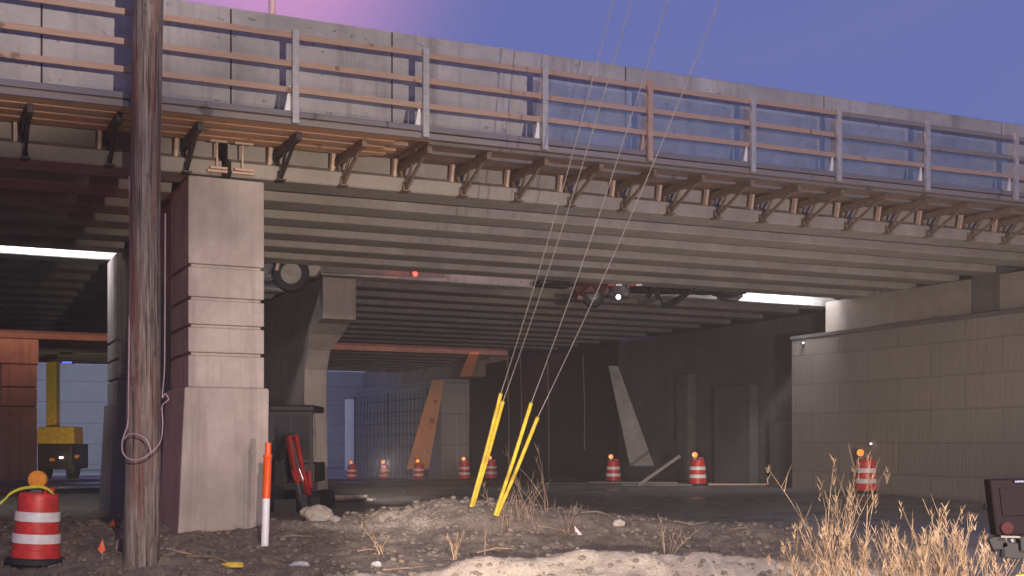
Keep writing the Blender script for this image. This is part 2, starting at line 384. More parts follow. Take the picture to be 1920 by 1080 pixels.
# ------------------------------------------------------------ bridges
def z1(s, t): return EYE + 3.74 + (.0125 - .001 * t) * s
def z2(s, t): return EYE + 3.79
def z3(s, t): return EYE + 3.76
GP = [(-.33, 0), (.36, 0), (.38, .02), (.38, .20), (.10, .30), (.10, .66), (.24, .76), (.24, .9), (-.24, .9), (-.24, .76), (-.10, .66), (-.10, .30), (-.35, .20), (-.35, .02)]
def girder(parent, t, s0, s1, zf, mat):
    m = MB(); m.prism(GP, lambda p: br(s0, t + p[0], zf(s0, t) + p[1]), lambda p: br(s1, t + p[0], zf(s1, t) + p[1]))
    m.build('girder', mat, parent)
def slab(parent, name, t0, t1, za, zb, s0, s1, zf, mat, n=6):
    m = MB()
    for i in range(n):
        a = s0 + (s1 - s0) * i / n; b = s0 + (s1 - s0) * (i + 1) / n
        m.bbox(a, b - (0 if i == n - 1 else 0), t0, t1, za, zb, zf) if n == 1 else None
    if n != 1:
        m = MB(); m.bbox(s0, s1, t0, t1, za, zb, zf)
    return m.build(name, mat, parent)
SA = 18.5       # abutment face
# near overpass, two spans meeting over the near pier
b1 = thing('overpass_bridge', 'near concrete overpass with pale parapet and timber walkway along its side', 'bridge', br(0, 0, z1(0, 0)))
for k in range(6):
    t = .33 + 1.50 * k
    girder(b1, t, -24, -.12, z1, M['girder']); girder(b1, t, .02, SA + .3, z1, M['girder'])
slab(b1, 'deck', -.62, 8.3, .9, 1.12, -24, 34, z1, M['soffit'], 1)
for (s, t0) in ((-.9, 0), (SA - .05, 0), (9.2, 0), (-12, 0)):
    for k in range(5):
        m = MB(); ta = .33 + 1.50 * k + .104; m.bbox(s, s + .25, ta, ta + 1.292, .22, .9, z1); m.build('diaphragm', M['girder'], b1)
# approach beyond the abutment
m = MB(); m.bbox(SA + 1.2, 60, -.3, 8.5, -3.4, .9, z1); m.build('approach_wall', M['cap'], b1)
# parapet panels with dark joints
jx = [-330, 78, 433, 735, 1173, 1545, 1878]
js = [s_at(x, -.72) for x in jx] + [16.5, 19.5, 23]
js = [-12, -9] + js if js[0] > -9 else [-14] + js
js = sorted(js)
def parapet(parent, s0, s1, t, zf, mat, z0=.6, ht=1.54):
    m = MB(); P = [(0, 0), (.42, 0), (.42, .3), (.30, .55), (.26, ht - .02), (.24, ht), (.02, ht), (0, ht - .02)]
    m.prism(P, lambda p: br(s0, t + p[0], zf(s0, t) + z0 + p[1]), lambda p: br(s1, t + p[0], zf(s1, t) + z0 + p[1]))
    return m.build('parapet', mat, parent)
for a, b in zip(js[:-1], js[1:]):
    parapet(b1, a + .012, b - .012, -.72, z1, M['parapet'])
    m = MB(); m.bbox(b - .0119, b + .0119, -.705, -.5, .62, 2.12, z1); m.build('joint', M['joint'], b1)
parapet(b1, -14, 30, 7.95, z1, M['parapet'], .8, 1.2)

# middle overpass
b2 = thing('overpass_bridge', 'wide dark overpass seen from below behind the gap', 'bridge', br(0, 9.7, z2(0, 0)))
for k in range(11):
    girder(b2, 10.03 + 1.78 * k, -30, SA + .8, z2, M['parapet'] if k == 0 else M['girder2'])  # first girder coloured paler so the lit gap strip reads white
slab(b2, 'deck', 9.75, 28.3, .9, 1.15, -30, 34, z2, M['soffit'], 1)
parapet(b2, -30, 30, 9.5, z2, M['parapet'], .82, 1.2); parapet(b2, -30, 30, 28.0, z2, M['parapet'], .82, 1.2)
# rear overpass
b3 = thing('overpass_bridge', 'rear overpass with its edge beam lit orange', 'bridge', br(0, 31, z3(0, 0)))
for k in range(8):
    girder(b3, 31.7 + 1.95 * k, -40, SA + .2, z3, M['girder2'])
slab(b3, 'deck', 31.4, 45.8, .9, 1.15, -40, 34, z3, M['soffit'], 1)
parapet(b3, -40, 30, 31.2, z3, M['parapet'], .82, 1.2)

# ------------------------------------------------------------ piers
def column(parent, s0, s1, t0, t1, ztop, zg, mat, grooves=(), ped=None, name='column', flare=.12):
    m = MB(); levels = sorted([g for g in grooves], reverse=True); top = ztop; e = .012
    cuts = [ztop] + levels + [ped if ped else zg]
    for i in range(len(cuts) - 1):
        hi = cuts[i] - (.022 if i else 0); lo = cuts[i + 1] + (.022 if i < len(cuts) - 2 else 0)
        m.bbox(s0, s1, t0, t1, lo, hi)
        if i: m.bbox(s0 + .04, s1 - .04, t0 + .04, t1 - .04, cuts[i] - .022, cuts[i] + .022)
    m.build(name, mat, parent, bevel=.018)
    if ped:
        m = MB(); a = .06; b = .06 + flare
        m.hexa([br(s, t, zg) for s, t in ((s0 - b, t0 - b * .5), (s1 + a * .5, t0 - b * .5), (s1 + a * .5, t1 + b), (s0 - b, t1 + b))] +
               [br(s, t, ped) for s, t in ((s0 - a, t0 - a), (s1 + a, t0 - a), (s1 + a, t1 + a), (s0 - a, t1 + a))])
        m.build('pedestal', mat, parent, bevel=.03)
def arch_cap(parent, s0, s1, ta, tb, ztop, zend, zmid, tc0, tc1, mat):
    # cap beam whose underside springs in a curve from the column at each end
    pts = [(ta, ztop), (ta, zend), (tc0, zend)]
    for i in range(13):
        a = math.pi * i / 12; tm = (tc0 + tc1) / 2; hw = (tc1 - tc0) / 2
        q = -math.cos(a); y = zend - 1.5 + (zmid - zend + 1.5) * (1 - abs(q) ** 2.6)
        pts.append((tm + q * hw, y))
    pts += [(tc1, zend), (tb, zend), (tb, ztop)]
    m = MB()
    fo = [(ta, ztop), (ta, zend), (tc0, zend)]
    m.prism(pts[::-1], lambda p: br(s0, p[0], p[1]), lambda p: br(s1, p[0], p[1]))
    return m.build('cap_beam', mat, parent)
zc = lambda y, Y: EYE + (HOR - y) / F * Y
gr = [zc(y, 18) for y in (501, 562, 613, 665)]
ped = zc(727, 18)
p1 = thing('bridge_pier', 'pinkish concrete portal pier with horizontal grooves behind the utility pole', 'pier', br(0, 0, 0.1))
column(p1, -.58, .50, 0, 1.5, z1(0, 0) - .03, -.1, M['column'], gr, ped)
column(p1, -.58, .50, 7.9, 9.5, z1(0, 0) - .03, -.2, M['cap'], [g for g in gr[1:]], ped)
arch_cap(p1, -.50, .42, 1.45, 7.95, z1(0, 0) - .035, 4.4, 4.75, 1.5, 7.9, M['cap'])
p2 = thing('bridge_pier', 'dark hammerhead pier with curved arch edge behind the small red excavator', 'pier', br(4.6, 10, 0))
tz = z2(0, 0) - .03
pf = [(9.9, tz), (9.9, 4.42), (10.5, 4.36), (11.0, 4.15), (11.4, 3.8), (11.7, 3.35), (11.75, 2.6), (11.55, -.4), (27.2, -.4), (27, 3.3), (27.6, 4.4), (27.6, tz)]
m = MB(); m.prism(pf, lambda p: br(4.2 + (.06 if p[1] < 4 else 0), p[0], p[1]), lambda p: br(5.0 - (.18 if p[1] < 4 else 0), p[0], p[1])); m.build('stem', M['cap'], p2, bevel=.01)
# bearing seats and orange lit pier under the rear bridge
p3 = thing('bridge_pier', 'orange lit column under the rear overpass at the left', 'pier', br(-1, 31.5, -.3))
column(p3, -1.75, -.55, 31.45, 32.6, z3(0, 0) - .9, -.6, M['cap'], [2.9, 3.6])
column(p3, -1.75, -.55, 43.5, 44.7, z3(0, 0) - .9, -.6, M['cap'], [2.9, 3.6])
m = MB(); m.bbox(-1.8, -.5, 31.4, 45.6, z3(0, 0) - .9, z3(0, 0) - .02); m.build('cap_beam', M['cap'], p3)
p4 = thing('bridge_pier', 'dark column of the wide overpass left of the utility pole', 'pier', br(-9, 11, -.3))
p4r = p4
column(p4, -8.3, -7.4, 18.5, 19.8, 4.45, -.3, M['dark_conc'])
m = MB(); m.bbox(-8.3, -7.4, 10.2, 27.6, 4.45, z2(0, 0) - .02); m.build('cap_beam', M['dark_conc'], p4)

# ------------------------------------------------------------ abutments and walls
wall_top = EYE + 2.88
ab1 = thing('abutment_wall', 'tall grey block retaining wall behind the right hand drum', 'retaining wall', br(SA, 5, .2))
m = MB(); m.bbox(SA - .32, SA + 3, -22, 10.35, -.3, wall_top); m.build('block_wall', M['mse'], ab1)
m = MB(); m.bbox(SA - .36, SA - .02, -22, 10.39, wall_top + .003, wall_top + .10); m.build('shadow_strip', M['dark_conc'], ab1, bevel=.01)  # dark strip standing for the shadow gap below the cap
m = MB(); m.bbox(SA, SA + 1.1, -1.2, 9.24, wall_top + .02, z1(SA, 4) - .04); m.build('bearing_cap', M['girder'], ab1)
m = MB(); m.bbox(SA - .06, SA + 1, 2.9, 3.7, wall_top + .1, z1(SA, 4) + .15); m.build('cap_pilaster', M['dark_conc'], ab1)
ab2 = thing('abutment_wall', 'dark stained abutment under the wide overpass', 'retaining wall', br(SA + 1, 15, 0))
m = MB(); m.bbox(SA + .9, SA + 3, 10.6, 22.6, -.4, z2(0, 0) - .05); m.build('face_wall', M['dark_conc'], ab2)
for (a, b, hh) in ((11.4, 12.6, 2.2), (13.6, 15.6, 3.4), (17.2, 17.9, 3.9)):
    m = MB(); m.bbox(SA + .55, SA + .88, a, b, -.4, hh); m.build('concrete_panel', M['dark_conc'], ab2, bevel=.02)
ab3 = thing('abutment_wall', 'bluish wall behind the wire fence beyond the dark opening', 'retaining wall', br(SA, 45, -.4))
m = MB(); m.bbox(SA - .1, SA + 2.5, 38.6, 52.6, -.7, EYE + 3.1); m.build('block_wall', M['mse_far'], ab3)
m = MB(); m.bbox(SA + .3, SA + 3, 36.5, 52.6, EYE + 3.13, EYE + 4.1); m.build('bearing_cap', M['cap'], ab3)
m = MB(); m.bbox(SA + 1.4, SA + 1.9, 22.65, 38.55, -.6, z2(0, 0) - .06); tag(m.build('retaining_wall', M['shade_wall'], org=br(SA + 1.4, 30, 0)), 'wall coloured black for shade between the pale light streak and the fenced bluish wall', 'retaining wall')
fw = MB(); fw.bbox(-38, 28, 78, 79, -1, 7.2); tag(fw.build('retaining_wall', M['mse_far'], org=br(-5, 78, -.6)), 'pale blue lit wall in the far background under the bridges', 'retaining wall')
# boards standing in for light streaks and an orange-lit cap end
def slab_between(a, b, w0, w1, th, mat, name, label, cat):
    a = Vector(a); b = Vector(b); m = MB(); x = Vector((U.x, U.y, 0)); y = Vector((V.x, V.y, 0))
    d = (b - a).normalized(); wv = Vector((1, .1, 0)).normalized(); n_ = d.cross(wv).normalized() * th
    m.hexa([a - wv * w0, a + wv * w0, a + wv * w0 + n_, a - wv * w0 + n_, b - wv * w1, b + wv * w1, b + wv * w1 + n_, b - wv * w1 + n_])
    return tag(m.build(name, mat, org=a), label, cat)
slab_between(pix(1204, 873, 44), pix(1150, 686, 45.5), .42, .17, .08, M['parapet'], 'light_streak_slab', 'long pale streak of light built as a slab beside the black opening', 'slab')
slab_between(pix(783, 880, 60), pix(822, 712, 61.5), .52, .30, .08, M['fresh'], 'orange_light_board', 'orange streak of light on the fenced wall, built as a board', 'board')
slab_between(pix(873, 706, 56), pix(889, 664, 54.5), .26, .2, .1, M['fresh'], 'orange_light_board', 'short orange lit cap end high beside the rear bridge, built as a board', 'board')  # orange board stands in for the lit end of the cap

# wire fence panels in front of the far wall
def fence(s0, s1, t0, t1, z0, z1_, dx, label):
    n = max(2, int(((s1 - s0) ** 2 + (t1 - t0) ** 2) ** .5 / dx)); th = thing('wire_fence', label, 'fence', br(s0, t0, z0))
    m = MB()
    for i in range(n + 1):
        f = i / n; s = s0 + (s1 - s0) * f; t = t0 + (t1 - t0) * f; m.tube([br(s, t, z0), br(s, t, z1_)], .014, 4)
    k = int((z1_ - z0) / dx)
    for i in range(k + 1):
        z = z0 + dx * i; m.tube([br(s0, t0, z), br(s1, t1, z)], .014, 4)
    m.build('wire_mesh', M['dark_metal'], th)
    for i in (0, n // 2, n):
        f = i / n; q = MB(); q.tube([br(s0 + (s1 - s0) * f, t0 + (t1 - t0) * f, z0 - .2), br(s0 + (s1 - s0) * f, t0 + (t1 - t0) * f, z1_ + .05)], .05, 6); q.build('post', M['dark_metal'], th)
fence(SA - .5, SA - .5, 39.5, 51.5, -.4, 4.2, .6, 'tall wire mesh fence standing along the bluish wall')
fence(8, 16.5, 56, 56, -.4, 4.0, .42, 'tall wire mesh fence across the pale lit background')
# plain white panel behind the fence
pw_ = MB(); pw_.bbox(s_at(648, 66), s_at(684, 66), 66, 66.15, -.5, 4.6)
wp = tag(pw_.build('white_panel', M['white'], org=br(12, 66, 0)), 'tall white panel behind the wire fence', 'panel')

# hanging rods in the dark opening
for i, (px, y0, y1, t) in enumerate(((951, 655, 905, 30), (975, 660, 840, 29), (1026, 662, 900, 26), (1093, 666, 845, 25), (1120, 668, 790, 24), (920, 700, 705, 32), (855, 770, 885, 38))):
    Y = 48 + .6 * i
    m = MB(); a = pix(px, y0, Y); b = pix(px + 3, y1, Y); mid = (a + b) / 2 + Vector((.03, 0, 0))
    m.tube([a, mid, b], .022, 5)
    if px != 920: tag(m.build('hanging_rod', M['cap'], org=a), 'thin pale rod hanging down in front of the black opening', 'rod', 'rods hanging under the wide overpass')

# ------------------------------------------------------------ walkway, form work, railing
WE = -1.5
fm = thing('timber_formwork', 'timber walkway and form boards hung along the side of the near overpass', 'formwork', br(0, WE, z1(0, 0) + .5))
sb = s_at(812, WE)
m = MB(); m.bbox(sb, 30, WE + .02, .2, .50, .535, z1); m.build('plywood', M['ply'], fm)
m = MB(); m.bbox(-14, sb - .02, WE + .02, .2, .525, .56, z1); m.build('plywood', M['ply'], fm)
k = 0; t = WE + .03
while t < -.0:
    m = MB(); m.bbox(-14, sb + random.uniform(-.5, .02) if k else sb + .02, t, t + .168, .455 + .012 * (k % 2), .52, z1); m.build('plank', M['fresh'] if k != 3 else M['rail'], fm, bevel=.006); t += .185; k += 1
for tt in (WE + .30, WE + .85):
    m = MB(); m.bbox(sb + .05, 30, tt, tt + .09, .455, .498, z1); m.build('joist', M['rail_grey'], fm)
m = MB(); m.bbox(-14, 30, WE - .06, WE, .535, .615, z1); m.build('edge_beam', M['edge'], fm, bevel=.01)
m = MB(); m.bbox(-14, 30, WE - .04, WE - .003, .44, .515, z1); m.build('edge_board', M['rail_grey'], fm)
m = MB(); m.bbox(-14, 30, WE + .003, -.73, .565, .60, z1); m.build('walk_board', M['rail_grey'], fm)

rl = thing('guard_railing', 'walkway railing of three timber rails on upright posts beside the parapet', 'railing', br(0, WE, z1(0, 0) + .6))
posts = [-260, 20, 290, 553, 797, 1020, 1217, 1410, 1571, 1737, 1903]
ps = [s_at(x, WE - .08) for x in posts] + [s_at(1903, WE) + 2.1, s_at(1903, WE) + 4.2]
for i, s in enumerate(ps):
    wood = posts[i] in (1217,) if i < len(posts) else False
    if i < len(posts) and posts[i] in (20, 290): continue
    m = MB(); m.bbox(s - .045, s + .045, WE - .14, WE - .07, .44, 1.66, z1)
    m.bbox(s - .03, s + .03, WE - .07, WE - .03, .5, .7, z1)
    m.build('post', M['rail'] if wood else M['galv'], rl, bevel=.006)
    m = MB(); m.hexa([br(s - .13, WE - .02, z1(s, 0) + .6), br(s - .05, WE - .02, z1(s, 0) + .6), br(s - .05, WE + .03, z1(s, 0) + .6), br(s - .13, WE + .03, z1(s, 0) + .6),
                      br(s - .06, WE - .02, z1(s, 0) + .95), br(s - .045, WE - .02, z1(s, 0) + .95), br(s - .045, WE, z1(s, 0) + .95), br(s - .06, WE, z1(s, 0) + .95)])
    m.build('gusset', M['rail'] if wood else M['white'], rl)
for j, zz in enumerate((.86, 1.20, 1.56)):
    for i in range(len(ps) - 1):
        if i in (1,): continue
        a = ps[i]; b = ps[i + 1]
        if i == 0: b = ps[3]
        if i == 2: continue
        if i == 0: pass
        mat = M['rail_grey'] if (i >= 8 and j > 0) else M['rail']
        da = random.uniform(-.012, .012); db = random.uniform(-.012, .012); m = MB()
        c = [(a - .08 * (j % 2), -.067), (b + .05, -.067), (b + .05, -.03), (a - .08 * (j % 2), -.03)]
        lift = lambda q, s: da + (db - da) * (s - a) / (b - a)
        off = .0025 * (i % 2)
        m.hexa([br(s, WE + t + off, z1(s, 0) + zz + lift(0, s)) for s, t in c] + [br(s, WE + t + off, z1(s, 0) + zz + .076 + lift(0, s)) for s, t in c])
        m.build('rail', mat, rl, bevel=.004)
# netting panels
nets = thing('debris_netting', 'blue see-through netting stretched behind the right part of the walkway railing', 'netting', br(5, WE, z1(0, 0)))
for i in range(5, 10):
    a = ps[i] + .05; b = ps[i + 1] - .05; n = 14; mz = 8; m = MB()
    for jz in range(mz + 1):
        for ii in range(n + 1):
            s = a + (b - a) * ii / n; z = .64 + (1.54 - .64) * jz / mz
            t = WE + .06 + .02 * noise.noise(Vector((s * 3, z * 3, i)))
            m.v.append(br(s, t, z1(s, 0) + z))
    for jz in range(mz):
        for ii in range(n): q = jz * (n + 1) + ii; m.f.append([q, q + 1, q + n + 2, q + n + 1])
    m.build('net_panel', M['net'], nets, smooth=True)

# overhang brackets: photo pixel of the inner top end
bx = [-95, 30, 187, 330, 505, 622, 738, 845, 948, 1047, 1145, 1232, 1320, 1405, 1485, 1565, 1642, 1718, 1795, 1860, 1925, 1990]
def bracket(s, dark):
    base = br(s, -.02, z1(s, 0) + .45); lb = ('dark steel overhang bracket under the fresh timber planks of the walkway' if dark else 'rusty steel overhang bracket with a pale timber strip, under the plywood part of the walkway')
    th = thing('overhang_bracket', lb, 'bracket', base, 'dark brackets under the fresh planks' if dark else 'brackets under the plywood walkway')
    zz = z1(s, 0); mt = M['bracket_dark'] if dark else M['bracket']
    foot = br(s, -.10, zz + .0); inn = br(s, .18, zz + .38); outp = br(s, -1.16, zz + .395)
    m = MB(); m.bar(inn, outp, .075, .11); m.build('beam', mt, th, bevel=.006)
    m = MB(); m.bar(foot, br(s, -.42, zz + .36), .035, .035); m.build('brace', mt, th)
    m = MB(); m.bar(foot, br(s, -.92, zz + .36), .04, .04); m.build('brace', mt, th)
    m = MB(); m.bar(br(s, .15, zz + .40), br(s, -.06, zz + .02), .05, .05); m.build('leg', mt, th)
    m = MB(); m.bar(br(s, -.20, zz - .015), br(s, .02, zz - .015), .12, .02); m.bar(foot + Vector((0, 0, -.02)), foot + Vector((0, 0, .07)), .06, .06); m.build('foot', mt, th)
    m = MB(); a = br(s - .12, .03, zz + .49); b = br(s - .12, .12, zz + .10); m.bar(b, a, .088, .045, (U.x, U.y, 0)); m.build('timber_strip', M['strip'], th)
for i, x in enumerate(bx):
    s = s_at(x, .15) + .1; bracket(s, x < 560)

# pale pieces drawing the white-lit lines of the girder ends
ge = thing('girder_end_lines', 'pair of pale outlines for the white-lit girder ends on top of the near pier', 'light lines', br(0, -.1, z1(0, 0)))
for (px0, px1) in ((388, 425), (434, 474)):
    a = s_at(px0, -.1); b = s_at(px1, -.1)
    for zz, th_ in ((.02, .03), (.065, .03), (.44, .03), (.49, .03)):
        m = MB(); m.bbox(a + (.04 if zz in (.065, .44) else 0), b - (.03 if zz == .49 else 0), -.16 + zz * .02, -.1 + zz * .02, zz, zz + th_, z1); m.build('lit_line', M['strip'], ge)
    m = MB(); m.bbox((a + b) / 2 - .012, (a + b) / 2 + .012, -.13, -.105, .096, .438, z1); m.build('lit_web_line', M['strip'], ge)

# ------------------------------------------------------------ utility pole and its cable
pl = thing('utility_pole', 'weathered brown wooden utility pole standing in front of the near pier', 'utility pole', (pix(265, 1050, 15.3).x, 15.3, 0.1))
pp = []; pr = []
for i in range(41):
    f = i / 40; y = 1120 - f * (1120 + 420); px = 263.5 + 17 * f * 1.15 + 1.2 * math.sin(f * 9)
    pp.append(pix(px, y, 15.3)); pr.append((34.5 - 6.0 * min(1, f * 2.2) - .8 * f) / F * 15.3 * (1 + .012 * math.sin(i * 2.1)))
m = MB(); m.tube(pp, pr, 28); m.build('shaft', M['pole'], pl, smooth=True)
cb = MB(); yy = 16.76
c1 = [pix(243, 555, 15.22), pix(242, 640, 15.12), pix(241, 720, 15.12), pix(240, 790, 15.12), pix(234, 812, 15.07), pix(229, 830, 15.02), pix(231, 850, 14.98), pix(243, 861, 14.94), pix(262, 861, 14.92), pix(280, 851, 14.92), pix(281, 838, 14.92), pix(272, 822, 14.92), pix(255, 814, 14.94), pix(240, 815, 14.98), pix(232, 824, 15.00)]
c2 = [pix(280, 851, 14.91), pix(296, 836, 14.98), pix(303, 820, 15.07), pix(305, 790, 15.12), pix(304, 762, 15.12), pix(313, 752, 15.10), pix(316, 748, 15.10), pix(310, 738, 15.12), pix(304, 745, 15.12), pix(308, 700, 15.12), pix(309, 640, 15.12), pix(310, 400, 15.14)]
def smooth_path(p, n=4):
    o = []
    for i in range(len(p) - 1):
        a, b, c, d = p[max(i - 1, 0)], p[i], p[i + 1], p[min(i + 2, len(p) - 1)]
        for k in range(n):
            t = k / n; o.append(.5 * ((2 * b) + (c - a) * t + (2 * a - 5 * b + 4 * c - d) * t * t + (3 * b - a - 3 * c + d) * t ** 3))
    o.append(p[-1]); return o
cb.tube(smooth_path([pix(243, 330, 15.27)] + c1), .0095, 6); cb.tube(smooth_path(c2), .008, 6)
tag(cb.build('coiled_cable', M['pink_wire'], smooth=True, org=c1[0]), 'pale pinkish cable with a hanging loop tied to the utility pole', 'cable')

# guy wires with yellow guards
for (bxp, byp, Yb, gx, gy, tx, lab) in (
        (883, 950, 18.0, 939, 738, 1142, 'leftmost guy wire with the tallest yellow guard'),
        (887, 948, 18.05, 943, 753, 1175, 'second guy wire from the left, guard nearly touching the leftmost one'),
        (928, 966, 17.5, 996, 756, 1242, 'third guy wire from the left with a tall yellow guard'),
        (932, 967, 17.55, 1008, 783, 1337, 'rightmost guy wire with a shorter lower yellow guard')):
    a = pix(bxp, byp, Yb); g = pix(gx, gy, Yb - .75); top = pix(tx, 0, 14.2); far = g + (top - g) * 1.35
    th = thing('guy_wire', lab, 'guy wire', a, 'guy wires anchored in the dirt mound')
    m = MB(); pts = [g + (far - g) * (i / 14) + Vector((0, 0, -.25 * math.sin(math.pi * i / 14))) for i in range(15)]
    m.tube([a] + pts, .006, 6); m.build('wire', M['wire'], th, smooth=True)
    m = MB(); m.tube([a + (g - a) * .005, a + (g - a) * .5 + Vector((.008, 0, 0)), g], .026, 10); m.build('yellow_guard', M['yellow'], th, smooth=True)

# ------------------------------------------------------------ traffic drums
def drum(cx, cy, H, label, yaw=0, lit=True, tilt=0, light_dx=-.05, lens_face=0):
    z0 = gz(cx, cy); th = thing('traffic_drum', label, 'traffic drum', (cx, cy, z0), 'orange and white drums along the road'); k = H / .92
    def P(pr): return [(r * k, z * k) for r, z in pr]
    m = MB(); m.lathe(P([(.36, 0), (.37, .02), (.35, .07), (.30, .085)]), (cx, cy, z0)); m.build('rubber_base', M['black'], th, smooth=True)
    m = MB(); m.lathe(P([(.30, .06), (.297, .18), (.285, .19), (.280, .40), (.268, .41), (.262, .62), (.250, .63), (.243, .80), (.235, .86), (.22, .885), (.17, .89)]), (cx, cy, z0))
    m.build('barrel', M['drum'], th, smooth=True)
    for a, b, r0, r1 in ((.265, .385, .2875, .2845), (.535, .655, .2705, .2655)):
        m = MB(); m.lathe(P([(r0 - .012, a), (r0 + .004, a + .003), (r1 + .004, b - .003), (r1 - .012, b)]), (cx, cy, z0), 32); m.build('reflective_band', M['white'], th, smooth=True)
    m = MB(); m.bar((cx + .10 * k, cy, z0 + .88 * k), (cx + .10 * k, cy, z0 + .94 * k), .035, .12); m.bar((cx - .0 * k, cy, z0 + .935 * k), (cx + .2 * k, cy, z0 + .935 * k), .03, .03); m.build('handle', M['drum'], th)
    lx = cx + light_dx * k; lz = z0 + 1.05 * k
    q = MB(); q.box(lx - .07 * k, lx + .07 * k, cy - .04, cy + .04, z0 + .88 * k, z0 + .95 * k); wl = q.build('warning_light', M['mid_metal'], th, bevel=.008)
    q = MB(); q.lathe([(.03 * k, -.05), (.085 * k, -.045), (.1 * k, -.03), (.1 * k, .03), (.085 * k, .045), (.03 * k, .05)], (lx, cy, lz), 22, 'Y'); q.build('lens', M['amber'] if lit else M['amber_off'], wl, smooth=True)
    q = MB(); q.lathe([(.094 * k, -.036), (.112 * k, -.034), (.112 * k, .034), (.094 * k, .036)], (lx, cy, lz), 22, 'Y'); q.build('lens_rim', M['dark_metal'] if lit else M['amber_off'], wl, smooth=True)
    if tilt:
        th.rotation_euler = (0, R(tilt), R(yaw))
    return th
def drum_at(px, pybase, hpx, label, **kw):
    H = .80 if 600 < px < 1000 else .74 if px == 1150 else .82 if px == 1308 else .92
    Y = H * F / hpx; X = (px - 960) / F * Y; th = drum(X, Y, H, label, **kw)
    return th
drum_at(66, 1058, 138, 'large orange and white drum at the left edge, tied with yellow tape', lit=False, tilt=3, light_dx=-.02)
drum_at(660, 892, 31, 'farthest left of the small drums, right of the excavator')
drum_at(720, 893, 31.5, 'small drum, second from the left under the rear bridges')
drum_at(785, 896, 33, 'small drum in front of the orange light streak')
drum_at(871, 902, 35, 'small drum just left of the leftmost yellow guy guard')
drum_at(921, 902, 36, 'small drum half hidden by dry stalks between the yellow guards', light_dx=-.07)
drum_at(1150, 895, 43, 'drum in front of the foot of the long pale light streak', light_dx=-.10)
drum_at(1308, 902, 51, 'drum on the wet road in front of the dark abutment', light_dx=-.10)
drum_at(1625, 922, 67, 'drum in front of the block wall behind the tall reeds', light_dx=-.17)
drum(pix(545, 910, 36).x, 36, .92, 'red drum behind the arm of the small excavator', lit=False)

# flags, marker post, stones, litter
mp_ = pix(499, 1053, 17); zb = gz(mp_.x, 17)
th = thing('marker_post', 'slim white and orange marker post beside the near pier', 'marker post', (mp_.x, 17, zb))
m = MB(); tp = pix(502, 865, 17)
m.tube([(mp_.x - .02, 17, zb - .05), (mp_.x + .0, 17, zb + .62)], .052, 14); m.build('white_tube', M['marker_white'], th, smooth=True)
m = MB(); m.tube([(mp_.x + .001, 17, zb + .622), (mp_.x + .02, 17, zb + 1.16), (mp_.x + .021, 17, zb + 1.17), (mp_.x + .022, 17, zb + 1.2)], [.054, .054, .062, .062], 14); m.build('orange_sleeve', M['orange'], th, smooth=True)
m = MB(); m.tube([(mp_.x + .022, 17, zb + 1.2), (mp_.x + .025, 17, zb + 1.22), (mp_.x + .028, 17, zb + 1.36)], [.05, .042, .042], 10); m.build('cap', M['orange'], th, smooth=True)
for (px, py, lab) in ((211, 985, 'small orange pin flag left of the utility pole, the farther one'), (191, 1026, 'small orange pin flag nearer the drum at the left')):
    Y = 1.42 * F / (py - HOR + 22); p = pix(px, py, Y); g0 = gz(p.x, Y); th = thing('pin_flag', lab, 'flag', (p.x, Y, g0))
    m = MB(); m.tube([(p.x, Y, g0 - .02), (p.x + .01, Y, p.z + .1)], .004, 5); m.build('wire_stem', M['steel'], th)
    m = MB(); m.add([(p.x + .01, Y - .004, p.z + .1), (p.x - .045, Y - .01, p.z - .03), (p.x - .01, Y, p.z - .075), (p.x + .04, Y + .01, p.z - .04),
                     (p.x + .01, Y + .004, p.z + .1), (p.x - .045, Y - .002, p.z - .03), (p.x - .01, Y + .008, p.z - .075), (p.x + .04, Y + .018, p.z - .04)],
                    [(0, 1, 2, 3), (4, 7, 6, 5), (0, 4, 5, 1), (1, 5, 6, 2), (2, 6, 7, 3), (3, 7, 4, 0)]); m.build('flag', M['orange'], th)
a = pix(219, 1012, 16.8); g0 = gz(a.x, a.y); m = MB(); m.bar((a.x, a.y, g0 - .05), (a.x + .02, a.y, a.z), .03, .02); tag(m.build('survey_stake', M['strip'], org=(a.x, a.y, g0)), 'short wooden stake at the foot of the utility pole', 'stake')
a = pix(182, 1058, 16.4); b = pix(218, 1056, 16.4); m = MB(); m.bar(a + Vector((0, 0, .02)), b + Vector((0, 0, .02)), .03, .03); tag(m.build('pink_lath', mat_paint('pink_lath', (.6, .08, .15), .5), org=a), 'pinkish red lath lying on the dirt by the stake', 'lath')

def rock(name, c, r, label, mat=None, seed=0, sq=(1, .8, .7), cat='stone', group=None, sub=3):
    bm = bmesh.new(); bmesh.ops.create_icosphere(bm, subdivisions=sub, radius=1)
    for v in bm.verts:
        n = noise.fractal(v.co * 1.3 + Vector((seed, seed * 2.7, 0)), 1, 2, 4); v.co *= 1 + .32 * n
        v.co = Vector((v.co.x * sq[0] * r, v.co.y * sq[1] * r, max(v.co.z, -.6) * sq[2] * r))
    me = bpy.data.meshes.new(name); bm.to_mesh(me); bm.free(); o = bpy.data.objects.new(name, me); COL.objects.link(o)
    me.materials.append(mat or M['stone']); o.location = c; o['_w'] = Vector(c)
    return tag(o, label, cat, group)
p = pix(594, 998, 18.3); rock('concrete_chunk', (p.x, p.y, gz(p.x, p.y) + .08), .21, 'pale rounded concrete chunk in front of the excavator', seed=3)
p = pix(628, 1005, 18.2); rock('concrete_chunk', (p.x, p.y, gz(p.x, p.y) + .03), .08, 'small stone beside the pale concrete chunk', seed=8)
p = pix(562, 1040, 15.9); rock('crumpled_litter', (p.x, p.y, gz(p.x, p.y) + .03), .09, 'crumpled clear plastic wrapper right of the marker post', M['litter'], 5, (1.3, .6, .6), 'litter')
